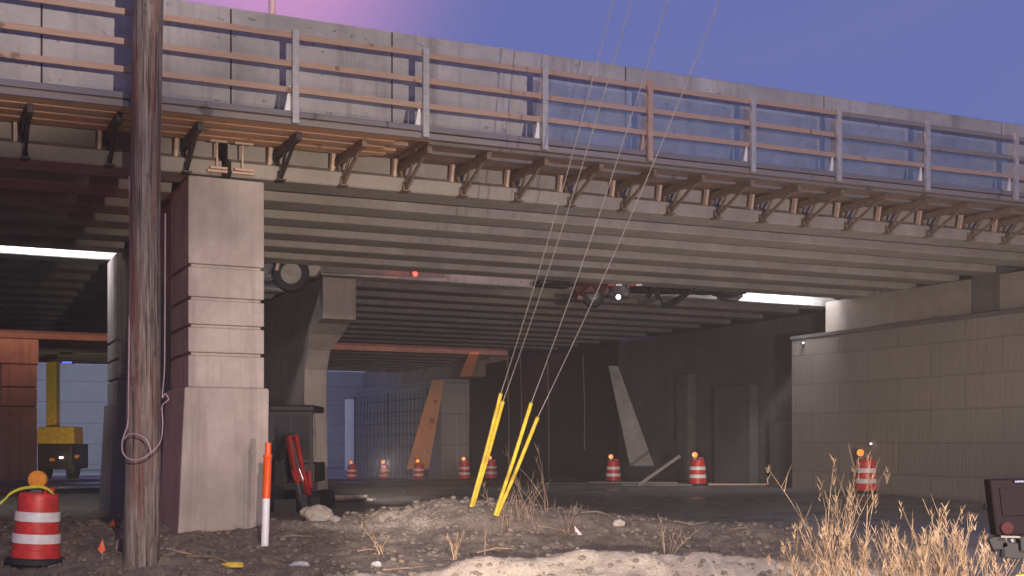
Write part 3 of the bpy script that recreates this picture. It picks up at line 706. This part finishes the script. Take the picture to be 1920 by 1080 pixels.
p = pix(436, 1063, 15.6); rock('crumpled_litter', (p.x, p.y, gz(p.x, p.y) + .02), .10, 'crumpled yellow plastic on the dirt below the near pier', M['yellow'], 9, (1.5, .5, .4), 'litter')
p = pix(706, 1041, 15.9); rock('crumpled_litter', (p.x, p.y, gz(p.x, p.y) + .03), .05, 'shiny silver can lying in the dirt left of centre', M['litter'], 11, (1.3, .7, .8), 'litter')
p = pix(1160, 985, 18); rock('rubble_stone', (p.x, p.y, gz(p.x, p.y) + .03), .08, 'grey stone right of the pink scrap', M['stone'], 12, (1, .7, .8))
p = pix(1083, 985, 17.6); zz = gz(p.x, p.y); m = MB(); m.add([(p.x - .03, p.y, zz), (p.x + .07, p.y, zz), (p.x - .04, p.y + .02, zz + .13), (p.x - .03, p.y + .012, zz), (p.x + .07, p.y + .012, zz), (p.x - .04, p.y + .032, zz + .13)], [(0, 1, 2), (3, 5, 4), (0, 3, 4, 1), (1, 4, 5, 2), (2, 5, 3, 0)])
tag(m.build('plastic_scrap', mat_paint('pink_scrap', (.8, .35, .35), .4), org=p), 'upright pink and white triangular scrap on the dirt mound', 'litter')
# clods and gravel
def clods(n, fn, rmin, rmax, seed, name, label, cat, mat):
    rnd = random.Random(seed); m = MB(); bm = bmesh.new(); bmesh.ops.create_icosphere(bm, subdivisions=1, radius=1)
    vs = [v.co.copy() for v in bm.verts]; fs = [[v.index for v in f.verts] for f in bm.faces]; bm.free(); c = 0
    while c < n:
        x, y = fn(rnd); r = rmin + (rmax - rmin) * rnd.random() ** 3; z = gz(x, y) + r * .25; s = rnd.random() * 50
        q = [Vector((x, y, z)) + Vector((v.x * r * rnd.uniform(.9, 1.1), v.y * r * .9, v.z * r * .7)) * (1 + .4 * noise.noise(v * 1.5 + Vector((s, 0, 0)))) for v in vs]
        m.add(q, fs); c += 1
    return tag(m.build(name, mat), label, cat, kind='stuff')
def vr(rnd):
    while 1:
        y = 14.3 + 6.5 * rnd.random(); x = rnd.uniform(-.40, .28) * y
        if dirt_edge(x, y) > .4: return x, y
clods(4200, vr, .006, .05, 4, 'dirt_clods', 'loose clods and gravel on the verge', 'gravel', M['clod'])
def mound(rnd):
    while 1:
        x = rnd.gauss(-1.1, .8); y = rnd.gauss(18.2, .35)
        if y > 17.2: return x, y
clods(420, mound, .01, .06, 5, 'mound_clods', 'heap of lumpy clods at the guy wire anchors', 'gravel', M['clod'])

# boards lying about
def board(px, py, Y, ln, ang, label, mat, w_=.14, th=.04, lift=0, group=None, tilt=0):
    p = pix(px, py, Y); z = gz(p.x, Y) + .03 + lift; d = Vector((math.cos(R(ang)), math.sin(R(ang)), math.tan(R(tilt)))) * ln / 2
    c = Vector((p.x, Y, z + abs(d.z))); m = MB(); m.bar(c - d, c + d, w_, th); return tag(m.build('loose_board', mat, org=c, bevel=.004), label, 'board', group)
for i, (px, py, ln, an) in enumerate(((640, 925, 1.5, 5), (655, 917, 1.2, -12), (648, 932, 1.0, 14), (632, 921, 1.4, -3))):
    board(px, py, 30 - i * .3, ln, an, 'board in the low pile of lumber right of the excavator', M['rail_grey'] if i % 2 else M['strip'], .2, .06, .05 * i, 'pile of loose boards')
board(1105, 908, 40, 3.2, 3, 'long grey plank on the ground left of the pale light streak', M['rail_grey'], .25, .05)
board(1185, 912, 39.5, 2.8, -6, 'grey plank lying behind the drum at the pale light streak foot', M['rail_grey'], .22, .05, .04)
board(1345, 912, 39, 4.6, 2, 'long pale plank at the road edge under the drum by the dark abutment', M['strip'], .25, .05)
board(1240, 915, 38.5, 2.4, -3, 'dark plank left of the long pale plank', M['rail_grey'], .25, .05)
board(1235, 905, 38, 1.3, 10, 'grey post leaning out of the debris near the centre right', M['rail_grey'], .09, .09, 0, None, 34)
board(1440, 893, 44, 3.2, 0, 'pale greenish beam lying in front of the dark abutment', mat_wood('greenish', (.35, .36, .24)), .3, .14, .1)
board(790, 923, 27, 1.7, 6, 'thin stick lying in the dark dirt below the small drums', M['strip'], .05, .04)

rnd = random.Random(77)
sticks = ((600, 1012), (690, 1030), (760, 1045), (930, 1030), (1010, 1018), (1120, 1012), (1190, 1000), (1300, 1012), (1385, 1015), (880, 1005), (545, 1022), (400, 1045), (340, 1038), (1060, 1000))
for i, (px, py) in enumerate(sticks):
    Y = 1.45 * F / (py - HOR + 8); p = pix(px, py, Y); z = gz(p.x, Y); a = rnd.uniform(-.5, .5); l = rnd.uniform(.12, .38); m = MB()
    m.tube([(p.x - l * math.cos(a), Y - l * math.sin(a), gz(p.x - l * math.cos(a), Y) + .02), (p.x, Y, z + rnd.uniform(.03, .07)), (p.x + l * math.cos(a + .2), Y + l * math.sin(a + .2), gz(p.x + l, Y) + .02)], [.011, .012, .006], 5)
    tag(m.build('fallen_stick', M['reed' if i % 3 == 0 else 'reed_dark'], org=(p.x, Y, z)), 'short dead stick lying loose on the verge dirt', 'stick', 'dead sticks scattered over the verge')
# ------------------------------------------------------------ small excavator
X0 = pix(540, 950, 25.5); ex = thing('mini_excavator', 'small red excavator with dark cab parked beside the near pier', 'excavator', (X0.x, 25.5, gz(X0.x, 25.5)))
Yc = 26.6; g0 = gz(X0.x, 26)
def pb(m, x0, y0, x1, y1, Ya, Yb):      # box whose near face spans two photo pixels at depth Ya
    a = pix(x0, y0, Ya); b = pix(x1, y1, Ya); return m.box(min(a.x, b.x), max(a.x, b.x), Ya, Yb, min(a.z, b.z), max(a.z, b.z))
m = MB(); pb(m, 503, 759, 588, 772, 26.4, 27.9); m.build('roof', M['dark_metal'], ex, bevel=.04)
for (x0, x1) in ((505, 511), (580, 586)):
    m = MB(); pb(m, x0, 772, x1, 905, 26.45, 26.52); m.build('cab_post', M['dark_metal'], ex)
    m = MB(); pb(m, x0, 772, x1, 905, 27.75, 27.82); m.build('cab_post', M['dark_metal'], ex)
m = MB(); pb(m, 511, 773, 580, 868, 26.48, 26.49); m.build('windscreen', M['glass'], ex)
for (x0, y0, x1, y1) in ((511, 772, 580, 778), (511, 862, 580, 868), (543, 778, 546, 862)):
    m = MB(); pb(m, x0, y0, x1, y1, 26.44, 26.47); m.build('window_bar', M['dark_metal'], ex)
m = MB(); pb(m, 516, 864, 520, 800, 26.40, 26.43); m.build('wiper', M['black'], ex)
m = MB(); pb(m, 511, 780, 580, 862, 27.8, 27.82); m.build('rear_window', M['glass'], ex)
m = MB(); pb(m, 508, 905, 590, 868, 26.5, 28.0); m.build('house', M['dark_metal'], ex, bevel=.03)
m = MB(); pb(m, 525, 866, 566, 830, 27.3, 27.5); m.build('seat', M['black'], ex, bevel=.03)
for (x0, x1) in ((500, 522), (578, 600)):
    m = MB(); a = pix(x0, 945, 26.0); b = pix(x1, 905, 26.0); zl = gz(a.x, 26.5)
    m.prism([(26.0, zl + .12), (26.1, zl), (28.0, zl), (28.15, zl + .12), (28.15, zl + .28), (28.0, zl + .38), (26.1, zl + .38), (26.0, zl + .28)], lambda p: Vector((a.x, p[0], p[1])), lambda p: Vector((b.x, p[0], p[1]))); m.build('track', M['black'], ex)
def limb(pts, w_, d_, mat, name):
    m = MB()
    for q in range(len(pts) - 1): m.bar(pts[q], pts[q + 1], w_, d_[q] if isinstance(d_, list) else d_)
    return m.build(name, mat, ex, bevel=.012)
limb([pix(520, 935, 26.2), pix(524, 860, 25.9), pix(541, 822, 25.6)], .20, .20, M['dark_metal'], 'boom')
limb([pix(541, 818, 25.5), pix(552, 880, 25.3), pix(562, 905, 25.25)], .08, .14, M['red'], 'boom_plate')
limb([pix(554, 816, 25.5), pix(566, 880, 25.25), pix(579, 930, 25.1)], .075, .12, M['red'], 'stick')
limb([pix(547, 826, 25.45), pix(560, 878, 25.2), pix(570, 905, 25.18)], .05, .05, M['steel'], 'hydraulic_ram')
limb([pix(558, 905, 25.2), pix(566, 940, 25.12)], .05, .05, M['steel'], 'link_rod')
limb([pix(577, 885, 25.3), pix(581, 918, 25.2)], .07, .2, M['red'], 'link_plate')
m = MB(); q0 = pix(572, 925, 25.1)
m.prism([(0, 0), (.10, -.02), (.12, -.28), (.04, -.46), (-.02, -.46), (.0, -.24), (-.06, -.1)], lambda p: Vector((q0.x + p[0] - .04, 24.95, q0.z + p[1])), lambda p: Vector((q0.x + p[0] - .04, 25.35, q0.z + p[1]))); m.build('bucket', M['dark_metal'], ex)
m = MB(); pb(m, 512, 965, 556, 935, 25.6, 25.7); m.build('dozer_blade', M['dark_metal'], ex, bevel=.02)
m = MB(); m.tube(smooth_path([pix(588, 775, 26.4), pix(591, 800, 26.4), pix(591, 850, 26.4), pix(586, 868, 26.4)]), .012, 6); m.build('hand_rail', M['mid_metal'], ex)
m = MB(); m.tube(smooth_path([pix(536, 860, 26), pix(532, 835, 25.8), pix(541, 815, 25.5), pix(552, 812, 25.5)]), .018, 6); m.build('hose', M['black'], ex)

# ------------------------------------------------------------ yellow machine under the rear bridges
ym = thing('forklift_truck', 'yellow machine with a tall upright mast behind the orange lit column', 'machine', pix(104, 905, 56))
m = MB(); pb(m, 86, 690 - 12, 105, 802, 55, 55.5); m.build('mast', M['yellow'], ym, bevel=.03)
m = MB(); a, b, c_, d = pix(64, 832, 54.6), pix(139, 832, 54.6), pix(138, 800, 54.6), pix(72, 800, 54.6)
m.prism([a, b, c_, d], lambda p: p, lambda p: p + Vector((0, 1.2, 0))); m.build('counterweight', M['yellow'], ym, bevel=.04)
m = MB(); pb(m, 70, 880, 134, 832, 54.8, 57); m.build('chassis', M['dark_metal'], ym, bevel=.05)
for x in (76, 128):
    q = pix(x, 885, 54.7); m = MB(); m.lathe([(.1, -.18), (.42, -.17), (.45, -.1), (.45, .1), (.42, .17), (.1, .18)], (q.x, 55.3, gz(q.x, 55) + .45), 20, 'X'); m.build('wheel', M['black'], ym, smooth=True)
for (x, y, mt, r) in ((113, 858, 'lamp_white', .05), (96, 862, 'amber_off', .08), (143, 856, 'amber_off', .08)):
    q = pix(x, y, 54.5); m = MB(); m.lathe([(.0, -.02), (r, -.01), (r, .25)], q, 12, 'Y'); m.build('lamp', M[mt], ym)
for (px, py) in ((127, 660), (128, 683), (122, 681)):
    pass
bl = thing('beacon_bar', 'small blue beacon lamp hanging below the rear overpass', 'beacon', pix(127, 668, 58))
q = MB(); a = pix(126, 680, 53.5); q.box(a.x - .25, a.x + .25, 53.5, 53.7, a.z - .04, a.z + .05); q.build('housing', M['dark_metal'], bl)
q = MB(); q.box(a.x - .2, a.x + .2, 53.45, 53.49, a.z - .03, a.z + .04); q.build('lens', M['lamp_blue'], bl)

# ------------------------------------------------------------ wreck in the gap between the bridges
wr = thing('wrecked_truck', 'dark wrecked truck wedged in the gap between the bridges with a pale wheel rim', 'truck', pix(545, 515, 27.5))
def wheel(th, px, py, Y, r, axis='Y', rim=M['mid_metal']):
    c = pix(px, py, Y); m = MB(); m.lathe([(.5 * r, -.13), (.9 * r, -.14), (r, -.08), (r, .08), (.9 * r, .14), (.5 * r, .13)], c, 30, axis); t_ = m.build('wheel', M['black'], th, smooth=True)
    m = MB(); m.lathe([(.03, -.19), (.1 * r, -.19), (.13 * r, -.15), (.20 * r, -.14), (.38 * r, -.138), (.46 * r, -.16), (.55 * r, -.165), (.57 * r, -.14), (.57 * r, -.1)], c, 24, axis); m.build('rim', rim, t_, smooth=True)
wheel(wr, 548, 514, 27.6, .40, rim=M['girder'])
wheel(wr, 506, 512, 28.0, .34)
m = MB(); pb(m, 488, 522, 600, 478, 28.6, 28.9); m.build('underframe', M['dark_metal'], wr, bevel=.03)
m = MB(); m.bar(pix(523, 490, 27.4), pix(519, 507, 27.4), .12, .05); m.build('reflector', M['strip'], wr)
m = MB(); m.prism([pix(577, 498, 27.5), pix(604, 497, 27.5), pix(592, 516, 27.5), pix(580, 518, 27.5)], lambda p: p, lambda p: p + Vector((0, .2, 0))); m.build('bent_panel', M['girder'], wr)
m = MB(); m.tube([pix(480, 540, 27.8), pix(515, 541, 27.8), pix(532, 545, 27.8)], [.1, .1, .05], 12); m.build('tank', M['mid_metal'], wr, smooth=True)
m = MB(); m.prism([pix(604, 510, 28.6), pix(965, 528, 31.2), pix(965, 505, 31.2), pix(604, 488, 28.6)], lambda p: p, lambda p: p + Vector((-.05, .5, 0))); m.build('trailer_side', M['girder2'], wr)
c = pix(778, 513, 29.2); m = MB(); m.lathe([(.02, -.03), (.05, -.02), (.05, .1)], c, 14, 'Y'); m.build('tail_lamp', M['lamp_red'], wr)
lamp('tail_glow', 'POINT', (c.x, c.y - .12, c.z), (0, 0, 0), 3, (1, .04, .03), .04)
w2 = thing('wrecked_car', 'mangled dark red vehicle hanging in the gap with a shining headlamp and dangling hoses', 'car', pix(1150, 545, 30))
def blob(th, name, px, py, Y, w_, h_, d_, mat, seed):
    bm = bmesh.new(); bmesh.ops.create_icosphere(bm, subdivisions=3, radius=1); c = pix(px, py, Y); m = MB()
    vs = []
    for v in bm.verts:
        n = 1 + .35 * noise.fractal(v.co * 1.6 + Vector((seed, 0, 0)), 1, 2, 3); q = Vector([math.copysign(abs(x) ** .6, x) for x in v.co]) * n
        vs.append(c + Vector((q.x * w_, q.y * d_, q.z * h_)))
    m.add(vs, [[v.index for v in f.verts] for f in bm.faces]); bm.free(); return m.build(name, mat, th)
blob(w2, 'crushed_body', 1105, 540, 31, .42, .30, .4, mat_paint('dark_red', (.10, .03, .025), .4, .2), 1)
blob(w2, 'bumper', 1040, 530, 30.8, .45, .14, .3, M['dark_metal'], 2)
blob(w2, 'engine_block', 1160, 545, 31, .30, .22, .35, M['mid_metal'], 3)
blob(w2, 'axle_housing', 1368, 551, 33.4, .30, .18, .3, M['mid_metal'], 4)
blob(w2, 'underframe', 1260, 540, 32.3, 1.2, .16, .3, M['dark_metal'], 6)
wheel(w2, 1112, 556, 30.8, .27)
c = pix(1160, 556, 30.2); m = MB(); m.lathe([(.01, -.03), (.045, -.02), (.06, .1)], c, 14, 'Y'); m.build('headlamp', M['lamp_white'], w2)
for (x, k_) in ((1185, 'red'), (1160, 'white'), (1145, 'red'), (1198, 'white')):
    m = MB(); pb(m, x - 5, 531, x + 6, 536, 30.6, 30.65); m.build('reflector', M[k_], w2)
for pts in (((1208, 530), (1217, 560), (1224, 536), (1233, 562), (1236, 535)), ((1225, 530), (1248, 575), (1275, 560), (1300, 545)), ((1240, 570), (1262, 572), (1290, 552), (1302, 540)), ((1335, 552), (1360, 556), (1400, 548))):
    m = MB(); m.tube(smooth_path([pix(x, y, 31.5) for x, y in pts]), .035, 6); m.build('hose', M['black'], w2, smooth=True)
m = MB(); m.bar(pix(1242, 573, 31.6), pix(1300, 545, 31.8), .14, .10); m.build('drive_shaft', M['dark_metal'], w2)

# small lamps on the block wall
for (px, py, lab) in ((1506, 643, 'tiny white lamp on the top corner of the block wall'), (1633, 832, 'tiny white lamp on the block wall above the right hand drum')):
    s = SA - .4; r = (px - 960) / F; b = B0 + U * s; tt = (r * b.y - b.x) / (V.x - r * V.y); q = br(s, tt, 0); q.z = EYE + (HOR - py) / F * q.y
    th = thing('marker_lamp', lab, 'lamp', q); m = MB(); m.lathe([(.012, -.03), (.025, -.02), (.025, .03)], q, 12, 'Y'); m.build('lens', M['lamp_white'], th)
    m = MB(); m.lathe([(.05, .031), (.05, .09)], q, 12, 'Y'); m.build('housing', M['dark_metal'], th)

# street lamp post on the bridge
sp_ = s_at(510, 5); th = thing('street_lamp', 'slim pale street lamp post rising behind the parapet', 'street lamp', br(sp_, 5, z1(sp_, 5) + 1.1)); zz = z1(sp_, 5) + 1.1
m = MB(); m.tube([br(sp_, 5, zz), br(sp_, 5, zz + 7)], [.075, .05], 12); m.build('post', M['galv'], th, smooth=True)
m = MB(); m.tube(smooth_path([br(sp_, 5, zz + 7), br(sp_, 4.6, zz + 7.5), br(sp_, 3.6, zz + 7.7)]), .035, 8); m.build('arm', M['galv'], th, smooth=True)
m = MB(); m.bbox(sp_ - .12, sp_ + .12, 3.0, 3.6, zz + 7.62, zz + 7.76); hd = m.build('lamp_head', M['mid_metal'], th, bevel=.03)
m = MB(); m.bbox(sp_ - .1, sp_ + .1, 3.05, 3.5, zz + 7.59, zz + 7.615); m.build('lens', mat_paint('sodium_lens', (.9, .6, .5), .3, 0, 0, 5, (1, .55, .45), 20), hd)
lamp('street_lamp_light', 'POINT', br(sp_, 3.3, zz + 7.4), (0, 0, 0), 2600, (1, .5, .45), .15)

# dark equipment at the right edge
def case_mat():
    m = mat_paint('case_black', (.012, .006, .010), .6); m.node_tree.nodes['Principled BSDF'].inputs['Specular IOR Level'].default_value = .08; return m
te = thing('tripod_camera', 'black equipment case with a red round badge at the right edge', 'camera', pix(1925, 1075, 9))
def q9(x, y, Y=8): return pix(x, y, Y)
m = MB(); m.prism([q9(1855, 899), q9(1990, 897), q9(1985, 1003), q9(1868, 1005), q9(1862, 960)], lambda p: p, lambda p: p + Vector((0, .11, 0))); m.build('body', case_mat(), te, bevel=.012)
m = MB(); m.lathe([(.0, -.012), (.036, -.011), (.04, -.004), (.04, .004)], q9(1888, 990, 7.985), 24, 'Y'); m.build('badge', mat_paint('badge_red', (.05, .006, .009), .9), te)
m = MB(); m.tube([q9(1846, 950, 8.1), q9(1856, 951, 8.1)], [.022, .02], 12); m.build('knob', M['black'], te)
m = MB()
for a, b in (((1866, 1005), (1876, 1030)), ((1876, 1030), (1920, 1034)), ((1912, 1005), (1914, 1032))): m.bar(q9(*a, 8.05), q9(*b, 8.05), .035, .1)
m.build('bottom_bracket', M['black'], te, bevel=.006)
m = MB(); m.prism([q9(1874, 915, 7.99), q9(1980, 913, 7.99), q9(1978, 965, 7.99), q9(1880, 968, 7.99)], lambda p: p, lambda p: p + Vector((0, .0085, 0))); m.build('side_panel', case_mat(), te, bevel=.004)
m = MB(); m.bar(q9(1902, 903, 7.98), q9(1975, 902, 7.98), .012, .012); m.build('top_trim', M['lamp_blue_dim'], te)
m = MB(); m.bar(q9(1876, 1006, 7.99), q9(1912, 1007, 7.99), .02, .012); m.build('trim_strip', M['rail_grey'], te)
m = MB(); m.bar(q9(1882, 1010, 8.08), q9(1888, 1028, 8.08), .03, .02); m.bar(q9(1898, 1010, 8.08), q9(1902, 1030, 8.08), .03, .02); m.build('clip', M['mid_metal'], te)
for a in (90, 210, 330):
    m = MB(); c = q9(1960, 1030, 8.3); m.tube([c, Vector((c.x + .16 + .45 * math.cos(R(a)) * (.4), c.y + .5 * math.sin(R(a)), 0.05))], .018, 8); m.build('leg', M['dark_metal'], te)
# caution tape
def tape(pts, label, wdt=.05):
    m = MB(); n = len(pts)
    for p in pts: m.v += [Vector(p) + Vector((0, 0, wdt / 2)), Vector(p) - Vector((0, 0, wdt / 2)), Vector(p) + Vector((0, .004, wdt / 2)), Vector(p) + Vector((0, .004, -wdt / 2))]
    for i in range(n - 1):
        a = i * 4; b = a + 4; m.f += [[a, a + 1, b + 1, b], [a + 3, a + 2, b + 2, b + 3], [a, b, b + 2, a + 2], [a + 1, a + 3, b + 3, b + 1]]
    return tag(m.build('caution_tape', mat_paint('tape_yellow', (.75, .72, .05), .4), org=pts[0], smooth=True), label, 'tape')
tape(smooth_path([pix(-60, 985, 15.8), pix(0, 944, 15.9), pix(20, 925, 15.9), pix(45, 915, 15.9), pix(80, 913, 15.85), pix(100, 925, 15.8)]), 'yellow caution tape tied to the drum at the left edge', .035)
tape([pix(1840, 1108, 7), pix(1880, 1093, 7), pix(1960, 1077, 7.1), pix(2050, 1072, 7.2)], 'yellow green tape across the bottom right corner', .05)

# ------------------------------------------------------------ plants
def stalks(m, cx, cy, n, hmin, hmax, rnd, lean=.25, r0=.006, head=True, spread=.12, branch=True, zb=None):
    for i in range(n):
        x = cx + rnd.gauss(0, spread); y = cy + rnd.gauss(0, spread); z = zb if zb is not None else gz(x, y) - .02
        h = rnd.uniform(hmin, hmax); lx = rnd.gauss(0, lean) * h; ly = rnd.gauss(0, lean) * h; pts = []
        for k in range(6):
            f = k / 5; pts.append(Vector((x + lx * f ** 1.6 + .01 * noise.noise(Vector((i, k, cx))), y + ly * f ** 1.6, z + h * f)))
        m.tube(pts, [r0 * (1 - .75 * k / 5) for k in range(6)], 4)
        if branch:
            for b in range(rnd.randint(2, 6)):
                f = rnd.uniform(.35, .95); k = min(4, int(f * 5)); p = pts[k].lerp(pts[k + 1], f * 5 - k); a = rnd.uniform(0, 6.28); l = rnd.uniform(.06, .22) * h
                d = Vector((math.cos(a) * .45, math.sin(a) * .4, .9)); m.tube([p, p + d * l * .5, p + d * l + Vector((0, 0, .02))], [r0 * .55, r0 * .4, r0 * .15], 3)
        if head:
            for b in range(9):
                p = pts[5] - Vector((0, 0, rnd.uniform(0, .16) * h)) ; a = rnd.uniform(0, 6.28); l = rnd.uniform(.02, .06)
                m.tube([p, p + Vector((math.cos(a) * l * .6, math.sin(a) * l * .5, l))], [r0 * .7, r0 * .2], 3)
rnd = random.Random(21)
tall = [(1500, 10.4, 4, .62, .85, 'sparse dry stalks at the left end of the reeds'), (1562, 10.2, 5, 1.05, 1.4, 'tallest dry reeds, in front of the right hand drum'), (1592, 10.5, 5, .95, 1.3, 'tall feathery reeds just right of the tallest ones'),
        (1640, 10.0, 9, .5, .8, 'dense low reed clump below the right hand drum'), (1690, 10.2, 8, .55, .85, 'reed clump right of the drum reflection'), (1738, 10.3, 8, .7, .98, 'medium reed clump left of the paired tall stalks'),
        (1775, 10.4, 6, .7, .95, 'upright reed clump left of the black equipment'), (1815, 10.1, 6, .6, .85, 'thin arching reeds next to the black equipment'), (1860, 10.0, 6, .4, .65, 'low reeds below the black equipment'), (1905, 10.2, 6, .4, .6, 'last low reeds at the right frame edge'),
        (1600, 9.6, 10, .4, .62, 'short broken reeds at the bottom edge under the tallest reeds'), (1720, 9.5, 10, .4, .66, 'short pale reeds at the bottom edge, centre of the reed bed'), (1540, 9.8, 6, .3, .55, 'leaning short reeds at the bottom left of the reed bed')]
for (px, Y, n, a, b, lab) in tall:
    x = (px - 960) / F * Y; m = MB(); zb = .12
    stalks(m, x, Y, n + 13, a * .6, b, rnd, .18, .0063, True, .11, True, zb)
    tag(m.build('dry_reeds', M['reed'], org=(x, Y, zb)), lab, 'reeds', 'dry reeds in the bottom right corner')
for (px, py, Y, n, a, b, lab, mt) in ((712, 1020, 16.6, 4, .25, .45, 'pale broken twigs left of centre on the verge', 'reed'), (852, 1040, 16.2, 6, .2, .42, 'small pale bundle of broken stems at the bottom centre', 'reed'),
        (1255, 1030, 16, 4, .4, .62, 'thin branching pale weed on the sand', 'reed'), (985, 965, 17.9, 16, .3, .75, 'brown dead weeds right of the guy wire guards', 'reed_dark'), (1025, 970, 18.2, 3, .75, 1.0, 'two tall thin dead stalks right of the guards', 'reed_dark'),
        (950, 965, 17.9, 12, .2, .45, 'low dead weeds between the guy wire anchors', 'reed_dark'), (1065, 980, 17.6, 6, .25, .5, 'sprawling dead weeds right of the mound', 'reed_dark'), (680, 1000, 17.4, 1, .3, .5, 'single thin stalk in the dark dirt left of centre', 'reed_dark'),
        (1245, 1030, 15.6, 1, .5, .6, 'dark twig in the sand right of centre', 'reed_dark'), (910, 1060, 15, 1, .4, .45, 'dark twig standing at the bottom centre', 'reed_dark'), (1480, 1040, 14.0, 5, .3, .6, 'brownish weed left of the reed bed', 'reed_dark')):
    x = (px - 960) / F * Y; m = MB(); stalks(m, x, Y, n, a, b, rnd, .35, .0065, False, .14 if n > 6 else .02)
    tag(m.build('dead_weed', M[mt], org=(x, Y, gz(x, Y))), lab, 'weed')
# ground litter of dry grass
m = MB(); rnd = random.Random(5)
for i in range(30000):
    y = 14.5 + 5.6 * rnd.random(); x = rnd.uniform(-.40, .27) * y
    d = noise.noise(Vector((x * .9, y * .9, 7))) + .5 * gs(x, y, .6, 17.3, 2.6, .8) - .6 * gs(x, y, 2, 14.9, 2.6, .5)
    if d < rnd.uniform(-.25, .5) or dirt_edge(x, y) < .35: continue
    z = gz(x, y); l = rnd.uniform(.03, .19); a = rnd.uniform(0, 6.28); up = rnd.uniform(.05, .9); wv = Vector((math.sin(a), -math.cos(a), 0)) * rnd.uniform(.002, .005)
    p = Vector((x, y, z)); q = p + Vector((math.cos(a), math.sin(a), up)).normalized() * l; m.add([p - wv, p + wv, q], [(0, 1, 2)])
tag(m.build('dry_grass', M['reed_dark']), 'matted dead grass scattered over the verge', 'grass', kind='stuff')
m = MB(); rnd = random.Random(15)
for i in range(9000):
    y = 14.5 + 5.2 * rnd.random(); x = rnd.uniform(-.40, .27) * y
    d = noise.noise(Vector((x * 1.3, y * 1.3, 17))) + .7 * gs(x, y, .8, 17.6, 2.4, .7)
    if d < rnd.uniform(.0, .7) or dirt_edge(x, y) < .35: continue
    z = gz(x, y) + .004; l = rnd.uniform(.04, .16); a = rnd.uniform(0, 6.28); up = rnd.uniform(.0, .35); wv = Vector((math.sin(a), -math.cos(a), 0)) * rnd.uniform(.003, .006)
    p = Vector((x, y, z)); q = p + Vector((math.cos(a), math.sin(a), up)).normalized() * l; m.add([p - wv, p + wv, q + Vector((0, 0, .01))], [(0, 1, 2)])
tag(m.build('straw_litter', M['reed']), 'loose pale straw and stalk litter on the verge', 'straw', kind='stuff')

# ------------------------------------------------------------ site lamps and added fill lights
for xa, xb in ((-40, 178), (1400, 1545)):      # unseen strip lights added inside the gap to whiten the wide overpass edge
    a = s_at(xa, 9.7); b = s_at(xb, 9.7)
    if b > SA - .5: b = SA - .5
    lamp('gap_fill', 'AREA', br((a + b) / 2, 8.78, z2(0, 0) + .72), br((a + b) / 2, 9.75, z2(0, 0) + .4), 95 * (b - a), (.93, .93, 1), sx=(b - a), sy=.08)
lamp('sodium_tube', 'AREA', br(2, 29.3, 5.95), br(2, 31.4, 5.5), 400, (1, .33, .12), sx=36, sy=.1)
lamp('sodium_lamp', 'SPOT', br(12, 33, 2.5), br(19, 43, 1.6), 300, (1, .4, .15), .2, 24, .5)
lamp('far_light', 'AREA', br(0, 60, 5), br(0, 78, 3), 2100, (.74, .78, 1), sx=30, sy=1)
lamp('far_light', 'SPOT', br(12, 55, 2), br(12, 66, 2.2), 2600, (.8, .95, .9), .2, 60, .6)  # unseen spot added to brighten the white panel
lamp('far_light', 'SPOT', br(9, 44, 3.4), br(18, 46, 2), 300, (.86, .9, 1), .2, 110, .6)
lamp('wreck_fill', 'SPOT', br(2.5, 4.5, 3.2), pix(548, 514, 27.6), 70, (1, .85, .7), .05, 26, .8)  # unseen spot added to bring out the wheel rim
lamp('wreck_fill', 'SPOT', br(8, 5, 3.3), pix(1150, 545, 31), 70, (1, .8, .65), .05, 34, .8)  # unseen spot added to pick out the second wreck
lamp('machine_fill', 'SPOT', pix(150, 880, 47), pix(100, 790, 55), 700, (1, .9, .6), .2, 60, .6)  # unseen spot added to brighten the yellow machine
lamp('abutment_fill', 'SPOT', br(9, 9.2, 4.6), br(16, 17, 2), 50, (1, .8, .6), .2, 120, .8)  # unseen spot towards the dark abutment
hz = MB(); hz.box(-520, 520, -95, 920, -3, 16.5); ho = hz.build('haze', M['black']); ho['kind'] = 'stuff'; ho['label'] = 'thin haze in the night air'; ho['category'] = 'haze'
hm = bpy.data.materials.new('thin_haze'); hm.use_nodes = True; hn = hm.node_tree.nodes; hn.clear()
ho_ = hn.new('ShaderNodeOutputMaterial'); hv = hn.new('ShaderNodeVolumePrincipled'); hv.inputs['Color'].default_value = (.8, .75, .70, 1); hv.inputs['Density'].default_value = .0021
hm.node_tree.links.new(hv.outputs[0], ho_.inputs['Volume']); ho.data.materials.clear(); ho.data.materials.append(hm)
for o in bpy.data.objects:
    if '_w' in o: del o['_w']
